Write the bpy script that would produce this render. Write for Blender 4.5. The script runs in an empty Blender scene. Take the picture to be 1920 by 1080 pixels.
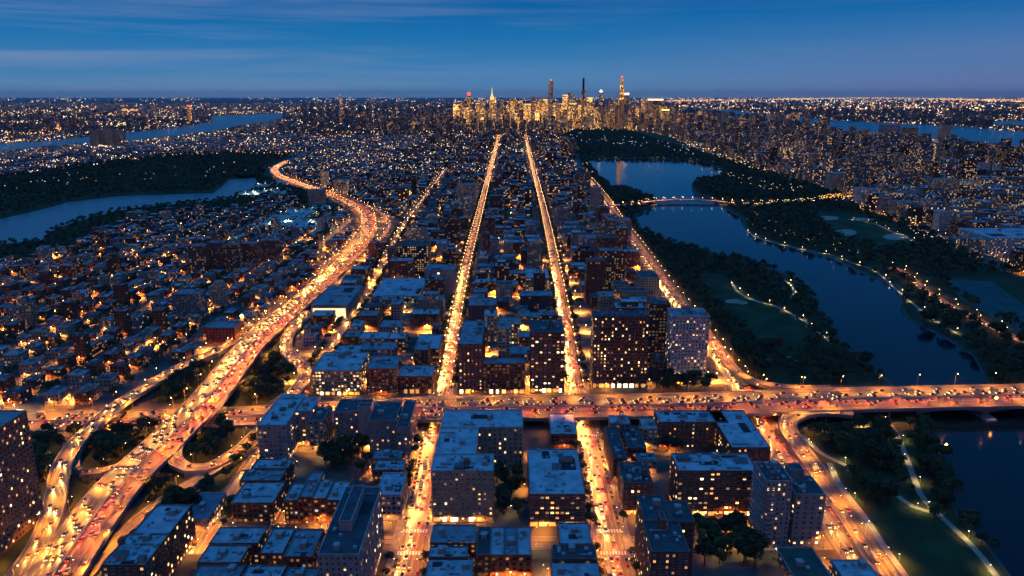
import bpy, math, random
import numpy as np
from mathutils import Vector
random.seed(7)
R = random.random
U = random.uniform
SC = bpy.context.scene
COL = SC.collection
# ------------------------------------------------------------------ camera, world, exposure
F = 1400.0                       # focal length in photograph pixels (1920 wide)
PITCH = math.atan(362 / F)
HC = 260.0
CP, SP = math.cos(PITCH), math.sin(PITCH)
cam_d = bpy.data.cameras.new('camera')
cam_d.sensor_width = 36
cam_d.lens = 36 * F / 1920
cam_d.clip_start = 1.0
cam_d.clip_end = 400000
cam = bpy.data.objects.new('camera', cam_d)
COL.objects.link(cam)
cam.location = (0, 0, HC)
cam.rotation_euler = (math.pi / 2 - PITCH, 0, 0)
SC.camera = cam
SC.render.resolution_x, SC.render.resolution_y = 1024, 576
SC.view_settings.view_transform = 'Standard'
SC.view_settings.look = 'None'
SC.view_settings.exposure = 0.0
SC.view_settings.gamma = 1.0
cy = SC.cycles
cy.max_bounces = 3
cy.diffuse_bounces = 1
cy.glossy_bounces = 2
cy.transmission_bounces = 1
cy.transparent_max_bounces = 4
cy.sample_clamp_indirect = 3.0
cy.sample_clamp_direct = 0
cy.use_light_tree = True
cy.caustics_reflective = False
cy.caustics_refractive = False
cy.use_denoising = True
cy.use_adaptive_sampling = True
cy.adaptive_threshold = 0.035


def build_world():
    w = bpy.data.worlds.new('World')
    SC.world = w
    w.use_nodes = True
    nt = w.node_tree
    N, L = nt.nodes, nt.links
    bg = N['Background']
    tc = N.new('ShaderNodeTexCoord')
    sep = N.new('ShaderNodeSeparateXYZ')
    L.new(tc.outputs['Generated'], sep.inputs[0])
    ramp = N.new('ShaderNodeValToRGB')
    cr = ramp.color_ramp
    stops = [(0.0, (0.115, 0.25, 0.45)), (0.012, (0.090, 0.245, 0.47)), (0.035, (0.050, 0.215, 0.46)), (0.07, (0.013, 0.168, 0.43)),
             (0.12, (0.002, 0.108, 0.36)), (0.3, (0.002, 0.075, 0.24)), (0.6, (0.002, 0.095, 0.31)), (1.0, (0.004, 0.34, 1.12))]
    cr.elements[0].position, cr.elements[0].color = stops[0][0], (*stops[0][1], 1)
    cr.elements[1].position, cr.elements[1].color = stops[-1][0], (*stops[-1][1], 1)
    for p, c in stops[1:-1]:
        e = cr.elements.new(p)
        e.color = (*c, 1)
    L.new(sep.outputs['Z'], ramp.inputs[0])
    # long thin streaks of cloud
    mp = N.new('ShaderNodeMapping')
    mp.inputs['Scale'].default_value = (1.5, 1.5, 34)
    mp.inputs['Rotation'].default_value = (0, math.radians(-1.2), 0)
    L.new(tc.outputs['Generated'], mp.inputs[0])
    nz = N.new('ShaderNodeTexNoise')
    nz.inputs['Scale'].default_value = 1.7
    nz.inputs['Detail'].default_value = 7
    nz.inputs['Roughness'].default_value = 0.55
    nz.inputs['Distortion'].default_value = 0.35
    L.new(mp.outputs[0], nz.inputs[0])
    cl = N.new('ShaderNodeValToRGB')
    cl.color_ramp.elements[0].position = 0.43
    cl.color_ramp.elements[0].color = (0, 0, 0, 1)
    cl.color_ramp.elements[1].position = 0.78
    cl.color_ramp.elements[1].color = (1, 1, 1, 1)
    L.new(nz.outputs[0], cl.inputs[0])
    # more cloud towards the west (left)
    lr = N.new('ShaderNodeMapRange')
    lr.inputs[1].default_value, lr.inputs[2].default_value = 0.25, -0.5
    lr.inputs[3].default_value, lr.inputs[4].default_value = 0.12, 0.75
    L.new(sep.outputs['X'], lr.inputs[0])
    m1 = N.new('ShaderNodeMath')
    m1.operation = 'MULTIPLY'
    L.new(cl.outputs[0], m1.inputs[0])
    L.new(lr.outputs[0], m1.inputs[1])
    mx = N.new('ShaderNodeMixRGB')
    mx.inputs[2].default_value = (0.23, 0.30, 0.49, 1)
    L.new(m1.outputs[0], mx.inputs[0])
    L.new(ramp.outputs[0], mx.inputs[1])
    # faint purple afterglow low in the east (right)
    pr = N.new('ShaderNodeMapRange')
    pr.inputs[1].default_value, pr.inputs[2].default_value = 0.05, 0.55
    pr.inputs[3].default_value, pr.inputs[4].default_value = 0.0, 0.75
    L.new(sep.outputs['X'], pr.inputs[0])
    pz = N.new('ShaderNodeMapRange')
    pz.inputs[1].default_value, pz.inputs[2].default_value = 0.10, 0.0
    pz.inputs[3].default_value, pz.inputs[4].default_value = 0.0, 1.0
    L.new(sep.outputs['Z'], pz.inputs[0])
    m2 = N.new('ShaderNodeMath')
    m2.operation = 'MULTIPLY'
    L.new(pr.outputs[0], m2.inputs[0])
    L.new(pz.outputs[0], m2.inputs[1])
    mx2 = N.new('ShaderNodeMixRGB')
    mx2.inputs[2].default_value = (0.15, 0.16, 0.36, 1)
    L.new(m2.outputs[0], mx2.inputs[0])
    L.new(mx.outputs[0], mx2.inputs[1])
    # warm glow added low in the unseen sky behind the camera to light facades
    bk = N.new('ShaderNodeMapRange')
    bk.inputs[1].default_value, bk.inputs[2].default_value = 0.0, -0.8
    L.new(sep.outputs['Y'], bk.inputs[0])
    bz = N.new('ShaderNodeMapRange')
    bz.inputs[1].default_value, bz.inputs[2].default_value = 0.55, 0.05
    L.new(sep.outputs['Z'], bz.inputs[0])
    m3 = N.new('ShaderNodeMath')
    m3.operation = 'MULTIPLY'
    L.new(bk.outputs[0], m3.inputs[0])
    L.new(bz.outputs[0], m3.inputs[1])
    mx3 = N.new('ShaderNodeMixRGB')
    mx3.inputs[2].default_value = (0.25, 0.105, 0.085, 1)
    L.new(m3.outputs[0], mx3.inputs[0])
    L.new(mx2.outputs[0], mx3.inputs[1])
    L.new(mx3.outputs[0], bg.inputs[0])
    bg.inputs[1].default_value = 1.0


build_world()


# ------------------------------------------------------------------ pixel -> ground, ground -> pixel
def G(x, y, z=0.0):
    u = (x - 960) / F
    v = (540 - y) / F
    t = (HC - z) / (SP - v * CP)
    return (u * t, (CP + v * SP) * t)


def PX(x, y, z=0.0):
    f = y * CP - (z - HC) * SP
    if f < 1:
        return (-9999, 9999)
    return (960 + F * x / f, 540 - F * (y * SP + (z - HC) * CP) / f)


def HT(yt, yb):          # height of a thing whose foot is at row yb and top at row yt
    Y = G(960, yb)[1]
    v = (540 - yt) / F
    return HC + Y * (-SP + v * CP) / (CP + v * SP)


def inpoly(x, y, poly):
    c = False
    j = len(poly) - 1
    for i in range(len(poly)):
        xi, yi = poly[i]
        xj, yj = poly[j]
        if (yi > y) != (yj > y) and x < (xj - xi) * (y - yi) / (yj - yi) + xi:
            c = not c
        j = i
    return c


# ------------------------------------------------------------------ materials
def newmat(name):
    m = bpy.data.materials.new(name)
    m.use_nodes = True
    nt = m.node_tree
    return m, nt.nodes, nt.links, nt.nodes['Principled BSDF']


def flat(name, col, rough=0.8, metal=0.0, noise=0.0, scale=0.5, spec=0.3):
    m, N, L, b = newmat(name)
    b.inputs['Roughness'].default_value = rough
    b.inputs['Metallic'].default_value = metal
    b.inputs['Specular IOR Level'].default_value = spec
    b.inputs['Base Color'].default_value = (*col, 1)
    if noise:
        tc = N.new('ShaderNodeTexCoord')
        nz = N.new('ShaderNodeTexNoise')
        nz.inputs['Scale'].default_value = scale
        nz.inputs['Detail'].default_value = 5
        L.new(tc.outputs['Object'], nz.inputs[0])
        mr = N.new('ShaderNodeMapRange')
        mr.inputs[1].default_value, mr.inputs[2].default_value = 0.3, 0.7
        mr.inputs[3].default_value, mr.inputs[4].default_value = 1 - noise, 1 + noise
        L.new(nz.outputs[0], mr.inputs[0])
        mx = N.new('ShaderNodeMixRGB')
        mx.blend_type = 'MULTIPLY'
        mx.inputs[0].default_value = 1
        mx.inputs[1].default_value = (*col, 1)
        L.new(mr.outputs[0], mx.inputs[2])
        L.new(mx.outputs[0], b.inputs['Base Color'])
    return m


def emit(name, col, s, sampled=False):
    m, N, L, b = newmat(name)
    b.inputs['Base Color'].default_value = (*[min(c, .6) for c in col], 1)
    b.inputs['Emission Color'].default_value = (*col, 1)
    b.inputs['Emission Strength'].default_value = s
    if not sampled:
        m.cycles.emission_sampling = 'NONE'
    return m


def math_node(N, L, op, a, b=None, c=None):
    n = N.new('ShaderNodeMath')
    n.operation = op
    for i, x in enumerate((a, b, c)):
        if x is None:
            continue
        if isinstance(x, (int, float)):
            n.inputs[i].default_value = x
        else:
            L.new(x, n.inputs[i])
    return n.outputs[0]


def facade_material(name, gain=1.0, wl=0.26, wb=0.28, wt=0.74, windows=True, warm=False):
    """wall colour from attribute wc (rgb), share of lit windows in its alpha; one uv unit = one window bay / one storey"""
    m, N, L, b = newmat(name)
    at = N.new('ShaderNodeAttribute')
    at.attribute_name = 'wc'
    uvn = N.new('ShaderNodeUVMap')
    # brick mottling and stains
    tc = N.new('ShaderNodeTexCoord')
    nz = N.new('ShaderNodeTexNoise')
    nz.inputs['Scale'].default_value = 0.35
    nz.inputs['Detail'].default_value = 6
    L.new(tc.outputs['Object'], nz.inputs[0])
    mr = N.new('ShaderNodeMapRange')
    mr.inputs[1].default_value, mr.inputs[2].default_value = 0.3, 0.7
    mr.inputs[3].default_value, mr.inputs[4].default_value = 0.72, 1.2
    L.new(nz.outputs[0], mr.inputs[0])
    mx = N.new('ShaderNodeMixRGB')
    mx.blend_type = 'MULTIPLY'
    mx.inputs[0].default_value = 1
    L.new(at.outputs['Color'], mx.inputs[1])
    L.new(mr.outputs[0], mx.inputs[2])
    b.inputs['Roughness'].default_value = 0.85
    b.inputs['Specular IOR Level'].default_value = 0.25
    if not windows:
        L.new(mx.outputs[0], b.inputs['Base Color'])
        return m
    sp = N.new('ShaderNodeSeparateXYZ')
    L.new(uvn.outputs[0], sp.inputs[0])
    M = lambda op, a, c=None, d=None: math_node(N, L, op, a, c, d)
    u, v = sp.outputs[0], sp.outputs[1]
    fu, fv = M('FLOOR', u), M('FLOOR', v)
    ru, rv = M('FRACT', u), M('FRACT', v)
    mu = M('MULTIPLY', M('GREATER_THAN', ru, wl), M('LESS_THAN', ru, 1 - wl))
    mv = M('MULTIPLY', M('GREATER_THAN', rv, wb), M('LESS_THAN', rv, wt))
    mask = M('MULTIPLY', mu, mv)
    cb = N.new('ShaderNodeCombineXYZ')
    L.new(fu, cb.inputs[0])
    L.new(fv, cb.inputs[1])
    wn = N.new('ShaderNodeTexWhiteNoise')
    wn.noise_dimensions = '2D'
    L.new(cb.outputs[0], wn.inputs['Vector'])
    s2 = N.new('ShaderNodeSeparateXYZ')
    L.new(wn.outputs['Color'], s2.inputs[0])
    ground = M('MULTIPLY', M('LESS_THAN', v, 1.0), 0.30)
    prob = M('ADD', at.outputs['Alpha'], ground)
    lit = M('LESS_THAN', wn.outputs['Value'], prob)
    strg = M('ADD', M('MULTIPLY', M('POWER', s2.outputs[0], 3.0), 3.2 * gain), 0.28 * gain)
    e = M('MULTIPLY', M('MULTIPLY', lit, mask), strg)
    wb_ = N.new('ShaderNodeTexWhiteNoise')
    wb_.noise_dimensions = '1D'
    L.new(M('FLOOR', M('DIVIDE', u, 200.0)), wb_.inputs['W'])
    e = M('MULTIPLY', e, M('ADD', M('MULTIPLY', M('POWER', wb_.outputs['Value'], 2.0), 1.9), .25))
    rp = N.new('ShaderNodeValToRGB')
    c = rp.color_ramp
    c.elements[0].position, c.elements[0].color = 0.0, (1, .36, .07, 1)
    c.elements[1].position, c.elements[1].color = 1.0, (.75, .9, 1, 1)
    if warm:
        c.elements[1].color = (1, .7, .34, 1)
    for p, q in (((.45, (1, .40, .07, 1)), (.8, (1, .50, .12, 1))) if warm else ((.45, (1, .50, .15, 1)), (.8, (1, .68, .33, 1)), (.95, (1, .9, .75, 1)))):
        el = c.elements.new(p)
        el.color = q
    L.new(s2.outputs[1], rp.inputs[0])
    L.new(rp.outputs[0], b.inputs['Emission Color'])
    L.new(e, b.inputs['Emission Strength'])
    mg = N.new('ShaderNodeMixRGB')
    mg.inputs[2].default_value = (0.015, 0.018, 0.022, 1)
    L.new(mask, mg.inputs[0])
    L.new(mx.outputs[0], mg.inputs[1])
    L.new(mg.outputs[0], b.inputs['Base Color'])
    rg = M('SUBTRACT', 0.85, M('MULTIPLY', mask, 0.6))
    L.new(rg, b.inputs['Roughness'])
    m.cycles.emission_sampling = 'NONE'
    return m


def roof_material():
    m, N, L, b = newmat('roof_membrane')
    at = N.new('ShaderNodeAttribute')
    at.attribute_name = 'wc'
    tc = N.new('ShaderNodeTexCoord')
    n1 = N.new('ShaderNodeTexNoise')
    n1.inputs['Scale'].default_value = 0.12
    n1.inputs['Detail'].default_value = 8
    n1.inputs['Roughness'].default_value = 0.65
    L.new(tc.outputs['Object'], n1.inputs[0])
    r1 = N.new('ShaderNodeValToRGB')
    r1.color_ramp.elements[0].position = 0.36
    r1.color_ramp.elements[0].color = (.58, .58, .58, 1)
    r1.color_ramp.elements[1].position = 0.56
    r1.color_ramp.elements[1].color = (1.05, 1.05, 1.05, 1)
    L.new(n1.outputs[0], r1.inputs[0])
    br = N.new('ShaderNodeTexBrick')
    br.inputs['Scale'].default_value = 1
    br.inputs['Brick Width'].default_value = 14
    br.inputs['Row Height'].default_value = 1.1
    br.inputs['Mortar Size'].default_value = 0.05
    br.inputs['Color1'].default_value = (1, 1, 1, 1)
    br.inputs['Color2'].default_value = (.86, .86, .86, 1)
    br.inputs['Mortar'].default_value = (.55, .55, .55, 1)
    L.new(tc.outputs['Object'], br.inputs[0])
    a = N.new('ShaderNodeMixRGB')
    a.blend_type = 'MULTIPLY'
    a.inputs[0].default_value = 1
    L.new(at.outputs['Color'], a.inputs[1])
    L.new(r1.outputs[0], a.inputs[2])
    c = N.new('ShaderNodeMixRGB')
    c.blend_type = 'MULTIPLY'
    c.inputs[0].default_value = 1
    L.new(a.outputs[0], c.inputs[1])
    L.new(br.outputs[0], c.inputs[2])
    L.new(c.outputs[0], b.inputs['Base Color'])
    b.inputs['Roughness'].default_value = 0.75
    return m


def road_material(name, lane=3.7, base=0.07):
    m, N, L, b = newmat(name)
    M = lambda op, a, c=None, d=None: math_node(N, L, op, a, c, d)
    uvn = N.new('ShaderNodeUVMap')
    sp = N.new('ShaderNodeSeparateXYZ')
    L.new(uvn.outputs[0], sp.inputs[0])
    u, v = sp.outputs[0], sp.outputs[1]
    # worn wheel tracks and seams, contrast pushed to paint light streaks into the asphalt
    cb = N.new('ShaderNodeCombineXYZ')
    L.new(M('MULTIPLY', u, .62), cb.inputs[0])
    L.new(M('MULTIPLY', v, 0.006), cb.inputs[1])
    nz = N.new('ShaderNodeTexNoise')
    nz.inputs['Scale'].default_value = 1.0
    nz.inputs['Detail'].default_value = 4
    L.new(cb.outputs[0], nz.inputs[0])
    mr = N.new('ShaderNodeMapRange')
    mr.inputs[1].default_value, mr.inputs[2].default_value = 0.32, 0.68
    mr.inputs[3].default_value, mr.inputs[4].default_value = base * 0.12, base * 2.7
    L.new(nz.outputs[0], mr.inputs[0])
    n2 = N.new('ShaderNodeTexNoise')
    n2.inputs['Scale'].default_value = 0.07
    n2.inputs['Detail'].default_value = 6
    tc = N.new('ShaderNodeTexCoord')
    L.new(tc.outputs['Object'], n2.inputs[0])
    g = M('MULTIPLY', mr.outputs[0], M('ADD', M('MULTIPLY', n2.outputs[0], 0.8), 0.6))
    k = M('FRACT', M('DIVIDE', u, lane))
    ln = M('ADD', M('LESS_THAN', k, 0.022), M('GREATER_THAN', k, 0.978))
    ds = M('LESS_THAN', M('FRACT', M('DIVIDE', v, 12.0)), 0.3)
    paint = M('MULTIPLY', ln, ds)
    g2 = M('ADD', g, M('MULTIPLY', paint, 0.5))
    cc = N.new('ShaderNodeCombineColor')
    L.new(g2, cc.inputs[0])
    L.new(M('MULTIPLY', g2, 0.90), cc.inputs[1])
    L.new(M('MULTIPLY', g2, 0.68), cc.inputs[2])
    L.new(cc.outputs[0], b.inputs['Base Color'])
    b.inputs['Roughness'].default_value = 0.55
    b.inputs['Specular IOR Level'].default_value = 0.5
    return m


def water_material(name='river_water', rough=.1, base=(0.001, 0.009, 0.018)):
    m, N, L, b = newmat(name)
    b.inputs['Base Color'].default_value = (*base, 1)
    b.inputs['Roughness'].default_value = rough
    b.inputs['IOR'].default_value = 1.33
    tc = N.new('ShaderNodeTexCoord')
    nz = N.new('ShaderNodeTexNoise')
    nz.inputs['Scale'].default_value = 0.09
    nz.inputs['Detail'].default_value = 6
    L.new(tc.outputs['Object'], nz.inputs[0])
    bp = N.new('ShaderNodeBump')
    bp.inputs['Strength'].default_value = 0.22
    bp.inputs['Distance'].default_value = 0.6
    L.new(nz.outputs[0], bp.inputs['Height'])
    L.new(bp.outputs[0], b.inputs['Normal'])
    return m


def foliage_material(name, c1, c2):
    m, N, L, b = newmat(name)
    tc = N.new('ShaderNodeNewGeometry')
    nz = N.new('ShaderNodeTexNoise')
    nz.inputs['Scale'].default_value = 0.22
    nz.inputs['Detail'].default_value = 3
    L.new(tc.outputs['Position'], nz.inputs[0])
    rp = N.new('ShaderNodeValToRGB')
    rp.color_ramp.elements[0].position = .38
    rp.color_ramp.elements[0].color = (*c1, 1)
    rp.color_ramp.elements[1].position = .64
    rp.color_ramp.elements[1].color = (*c2, 1)
    L.new(nz.outputs[0], rp.inputs[0])
    L.new(rp.outputs[0], b.inputs['Base Color'])
    b.inputs['Roughness'].default_value = 0.75
    b.inputs['Specular IOR Level'].default_value = 0.2
    return m


MT = {}
MT['facade'] = facade_material('facade_windows')
MT['far'] = facade_material('far_facade_windows', gain=2.3, wl=0.22, wb=0.25, wt=0.8)
MT['plain'] = facade_material('masonry', windows=False)
MT['roof'] = roof_material()
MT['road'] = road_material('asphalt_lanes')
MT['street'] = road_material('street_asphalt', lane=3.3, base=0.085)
MT['water'] = water_material()
MT['choppy'] = water_material('choppy_river_water', .30, (0.02, 0.20, 0.22))
MT['conc'] = flat('concrete', (.30, .28, .26), .85, noise=.3, scale=.3)
MT['fascia'] = flat('painted_steel', (.16, .17, .22), .6, noise=.2, scale=.4)
MT['path'] = flat('path_paving', (.28, .24, .19), .9, noise=.3, scale=.2)
MT['ground'] = flat('city_ground', (.075, .070, .064), .9, noise=.5, scale=.05)
MT['walk'] = flat('sidewalk', (.20, .19, .175), .9, noise=.3, scale=.25)
MT['grass'] = flat('grass', (.028, .042, .015), .95, noise=.45, scale=.03)
MT['lawn'] = flat('mown_lawn', (.026, .046, .014), .95, noise=.5, scale=.035)
MT['sand'] = flat('sand', (.34, .28, .2), .95, noise=.15, scale=.1)
MT['court'] = flat('court_surface', (.022, .075, .075), .8, noise=.4, scale=.08)
MT['paint'] = flat('road_paint', (.7, .68, .6), .7, noise=.2, scale=1)
MT['metal'] = flat('lamp_metal', (.28, .29, .30), .45, .6)
MT['dark'] = flat('dark_metal', (.03, .032, .036), .5, .3)
MT['wood'] = flat('tank_wood', (.16, .10, .065), .85, noise=.3, scale=2)
MT['frame'] = flat('window_frame', (.38, .36, .33), .6)
MT['glass'] = flat('dark_glass', (.012, .015, .02), .12, 0, spec=.6)
MT['leaf'] = foliage_material('leaves', (.026, .034, .010), (.080, .085, .026))
MT['leaf2'] = foliage_material('dark_leaves', (.014, .022, .010), (.042, .055, .020))
MT['bark'] = flat('bark', (.07, .05, .035), .9)
MT['w1'] = emit('window_glow_amber', (1, .40, .09), 1.5)
MT['w2'] = emit('window_glow_warm', (1, .58, .2), 2.6)
MT['w3'] = emit('window_glow_bright', (1, .70, .34), 4.5)
MT['w4'] = emit('window_glow_dim', (.9, .45, .2), .45)
MT['lens'] = emit('lamp_lens', (1, .6, .2), 30)
MT['lensw'] = emit('lamp_lens_white', (1, .86, .55), 30)
MT['dot_a'] = emit('far_lamp_amber', (1, .42, .1), 2.4)
MT['dot_w'] = emit('far_lamp_warm', (1, .68, .35), 3.2)
MT['dot_c'] = emit('far_lamp_cool', (.85, .92, 1), 2.8)
MT['dot_r'] = emit('far_lamp_red', (1, .08, .05), 2.5)
MT['dot_y'] = emit('far_lamp_yellow', (1, .75, .2), 2.6)
MT['head'] = emit('car_headlight', (1, .66, .28), 9)
MT['tail'] = emit('car_taillight', (1, .05, .015), 12)
MT['far_head'] = emit('far_car_headlight', (1, .55, .18), 5)
MT['far_tail'] = emit('far_car_taillight', (1, .09, .02), 4)
MT['sky_facade'] = facade_material('skyscraper_windows', gain=2.1, wl=0.14, wb=0.18, wt=0.86, warm=True)
MT['globe'] = emit('orange_globe', (1, .36, .06), 26)
MT['shop'] = emit('lit_shopfront', (1, .55, .16), 1.7)
MT['shop2'] = emit('dim_shopfront', (1, .42, .10), .8)
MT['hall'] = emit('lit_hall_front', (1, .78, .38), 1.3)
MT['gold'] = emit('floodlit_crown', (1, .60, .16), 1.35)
CARM = [flat('car_paint_grey', (.11, .10, .095), .35, 0, spec=.5), flat('car_paint_silver', (.20, .19, .18), .4, .2),
        flat('car_paint_black', (.02, .02, .022), .3, spec=.5), flat('car_paint_red', (.30, .02, .018), .35, spec=.5),
        flat('car_paint_yellow', (.55, .33, .03), .4, spec=.5)]
CARN = ['grey', 'silver', 'black', 'red', 'yellow']


# ------------------------------------------------------------------ mesh builder
class MB:
    def __init__(s):
        s.v, s.f, s.uv, s.c, s.m = [], [], [], [], []

    def face(s, pts, uv=None, col=(.3, .3, .3, 0), mi=0):
        n = len(s.v)
        k = len(pts)
        s.v.extend(pts)
        s.f.append(tuple(range(n, n + k)))
        s.uv.extend(uv if uv else [(0, 0)] * k)
        s.c.extend([col] * k)
        s.m.append(mi)

    def box(s, x0, x1, y0, y1, z0, z1, col=(.3, .3, .3, 0), mi=0, mt=None, tcol=None, bottom=False, top=True):
        mt = mi if mt is None else mt
        F_ = s.face
        F_([(x0, y0, z0), (x1, y0, z0), (x1, y0, z1), (x0, y0, z1)], None, col, mi)
        F_([(x1, y0, z0), (x1, y1, z0), (x1, y1, z1), (x1, y0, z1)], None, col, mi)
        F_([(x1, y1, z0), (x0, y1, z0), (x0, y1, z1), (x1, y1, z1)], None, col, mi)
        F_([(x0, y1, z0), (x0, y0, z0), (x0, y0, z1), (x0, y1, z1)], None, col, mi)
        if top:
            F_([(x0, y0, z1), (x1, y0, z1), (x1, y1, z1), (x0, y1, z1)], None, tcol or col, mt)
        if bottom:
            F_([(x0, y1, z0), (x1, y1, z0), (x1, y0, z0), (x0, y0, z0)], None, col, mi)

    def tower(s, x0, x1, y0, y1, z0, z1, col, lit, cw=3.4, ch=3.2, mi=0, rmi=1, rcol=(.3, .3, .3), roof=True, parapet=0.0):
        """walls with window-bay uvs and (optionally) a flat roof"""
        c = (*col, lit)
        nx = max(1, round((x1 - x0) / cw))
        ny = max(1, round((y1 - y0) / cw))
        nz = max(1, round((z1 - z0) / ch))
        o = random.randrange(0, 900) * 8
        zt = z1 + parapet
        nzt = nz * (zt - z0) / (z1 - z0) if z1 > z0 else nz
        F_ = s.face
        F_([(x0, y0, z0), (x1, y0, z0), (x1, y0, zt), (x0, y0, zt)], [(o, 0), (o + nx, 0), (o + nx, nzt), (o, nzt)], c, mi)
        o += 200
        F_([(x1, y0, z0), (x1, y1, z0), (x1, y1, zt), (x1, y0, zt)], [(o, 0), (o + ny, 0), (o + ny, nzt), (o, nzt)], c, mi)
        o += 200
        F_([(x1, y1, z0), (x0, y1, z0), (x0, y1, zt), (x1, y1, zt)], [(o, 0), (o + nx, 0), (o + nx, nzt), (o, nzt)], c, mi)
        o += 200
        F_([(x0, y1, z0), (x0, y0, z0), (x0, y0, zt), (x0, y1, zt)], [(o, 0), (o + ny, 0), (o + ny, nzt), (o, nzt)], c, mi)
        if parapet:
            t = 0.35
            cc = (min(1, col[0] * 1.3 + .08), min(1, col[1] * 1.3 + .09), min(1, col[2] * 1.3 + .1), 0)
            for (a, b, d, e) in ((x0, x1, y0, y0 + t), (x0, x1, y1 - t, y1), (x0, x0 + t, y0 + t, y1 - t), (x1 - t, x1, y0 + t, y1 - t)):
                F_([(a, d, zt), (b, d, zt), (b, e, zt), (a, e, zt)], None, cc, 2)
            q = [(x0 + t, y0 + t), (x1 - t, y0 + t), (x1 - t, y1 - t), (x0 + t, y1 - t)]
            for i in range(4):
                a, b = q[i], q[(i + 1) % 4]
                F_([(b[0], b[1], z1), (a[0], a[1], z1), (a[0], a[1], zt), (b[0], b[1], zt)], None, cc, 2)
        if roof:
            F_([(x0, y0, z1), (x1, y0, z1), (x1, y1, z1), (x0, y1, z1)], None, (*rcol, 0), rmi)

    def cyl(s, x, y, z0, z1, r0, r1, n=8, mi=0, col=(.3, .3, .3, 0), cap=True):
        a = [(math.cos(2 * math.pi * i / n), math.sin(2 * math.pi * i / n)) for i in range(n)]
        for i in range(n):
            p, q = a[i], a[(i + 1) % n]
            s.face([(x + p[0] * r0, y + p[1] * r0, z0), (x + q[0] * r0, y + q[1] * r0, z0),
                    (x + q[0] * r1, y + q[1] * r1, z1), (x + p[0] * r1, y + p[1] * r1, z1)], None, col, mi)
        if cap and r1 > .01:
            s.face([(x + p[0] * r1, y + p[1] * r1, z1) for p in a], None, col, mi)

    def rod(s, p, q, r, mi=0, n=4, col=(.3, .3, .3, 0)):
        p, q = Vector(p), Vector(q)
        d = (q - p).normalized()
        a = d.cross(Vector((0, 0, 1)))
        if a.length < .05:
            a = d.cross(Vector((1, 0, 0)))
        a.normalize()
        b = d.cross(a)
        o = [(a * math.cos(2 * math.pi * i / n) + b * math.sin(2 * math.pi * i / n)) * r for i in range(n)]
        for i in range(n):
            j = (i + 1) % n
            s.face([tuple(p + o[i]), tuple(p + o[j]), tuple(q + o[j]), tuple(q + o[i])], None, col, mi)

    def octa(s, x, y, z, r, mi=0):
        p = [(x + r, y, z), (x, y + r, z), (x - r, y, z), (x, y - r, z)]
        for i in range(4):
            a, b = p[i], p[(i + 1) % 4]
            s.face([a, b, (x, y, z + r)], None, (0, 0, 0, 0), mi)
            s.face([b, a, (x, y, z - r)], None, (0, 0, 0, 0), mi)

    def mesh(s, name, mats):
        me = bpy.data.meshes.new(name)
        me.from_pydata(s.v, [], s.f)
        uvl = me.uv_layers.new(name='UVMap')
        uvl.data.foreach_set('uv', np.array(s.uv, dtype=np.float32).ravel())
        at = me.color_attributes.new('wc', 'FLOAT_COLOR', 'CORNER')
        at.data.foreach_set('color', np.array(s.c, dtype=np.float32).ravel())
        me.polygons.foreach_set('material_index', np.array(s.m, dtype=np.int32))
        for m in mats:
            me.materials.append(MT[m] if isinstance(m, str) else m)
        me.update()
        return me

    def build(s, name, mats, parent=None, loc=None):
        return link(name, s.mesh(name, mats), parent, loc)


def link(name, me, parent=None, loc=None, rz=0.0):
    o = bpy.data.objects.new(name, me)
    COL.objects.link(o)
    if parent:
        o.parent = parent
    if loc:
        o.location = loc
    if rz:
        o.rotation_euler = (0, 0, rz)
    return o


def thing(name, label, cat, loc=(0, 0, 0), rz=0.0, group=None, mesh=None):
    o = bpy.data.objects.new(name, mesh)
    COL.objects.link(o)
    o.location = loc
    o.rotation_euler = (0, 0, rz)
    o['label'] = label
    o['category'] = cat
    if group:
        o['group'] = group
    return o


def structure(o):
    o['kind'] = 'structure'
    return o


def stuff(o, label, cat):
    o['kind'] = 'stuff'
    o['label'] = label
    o['category'] = cat
    return o


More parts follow.
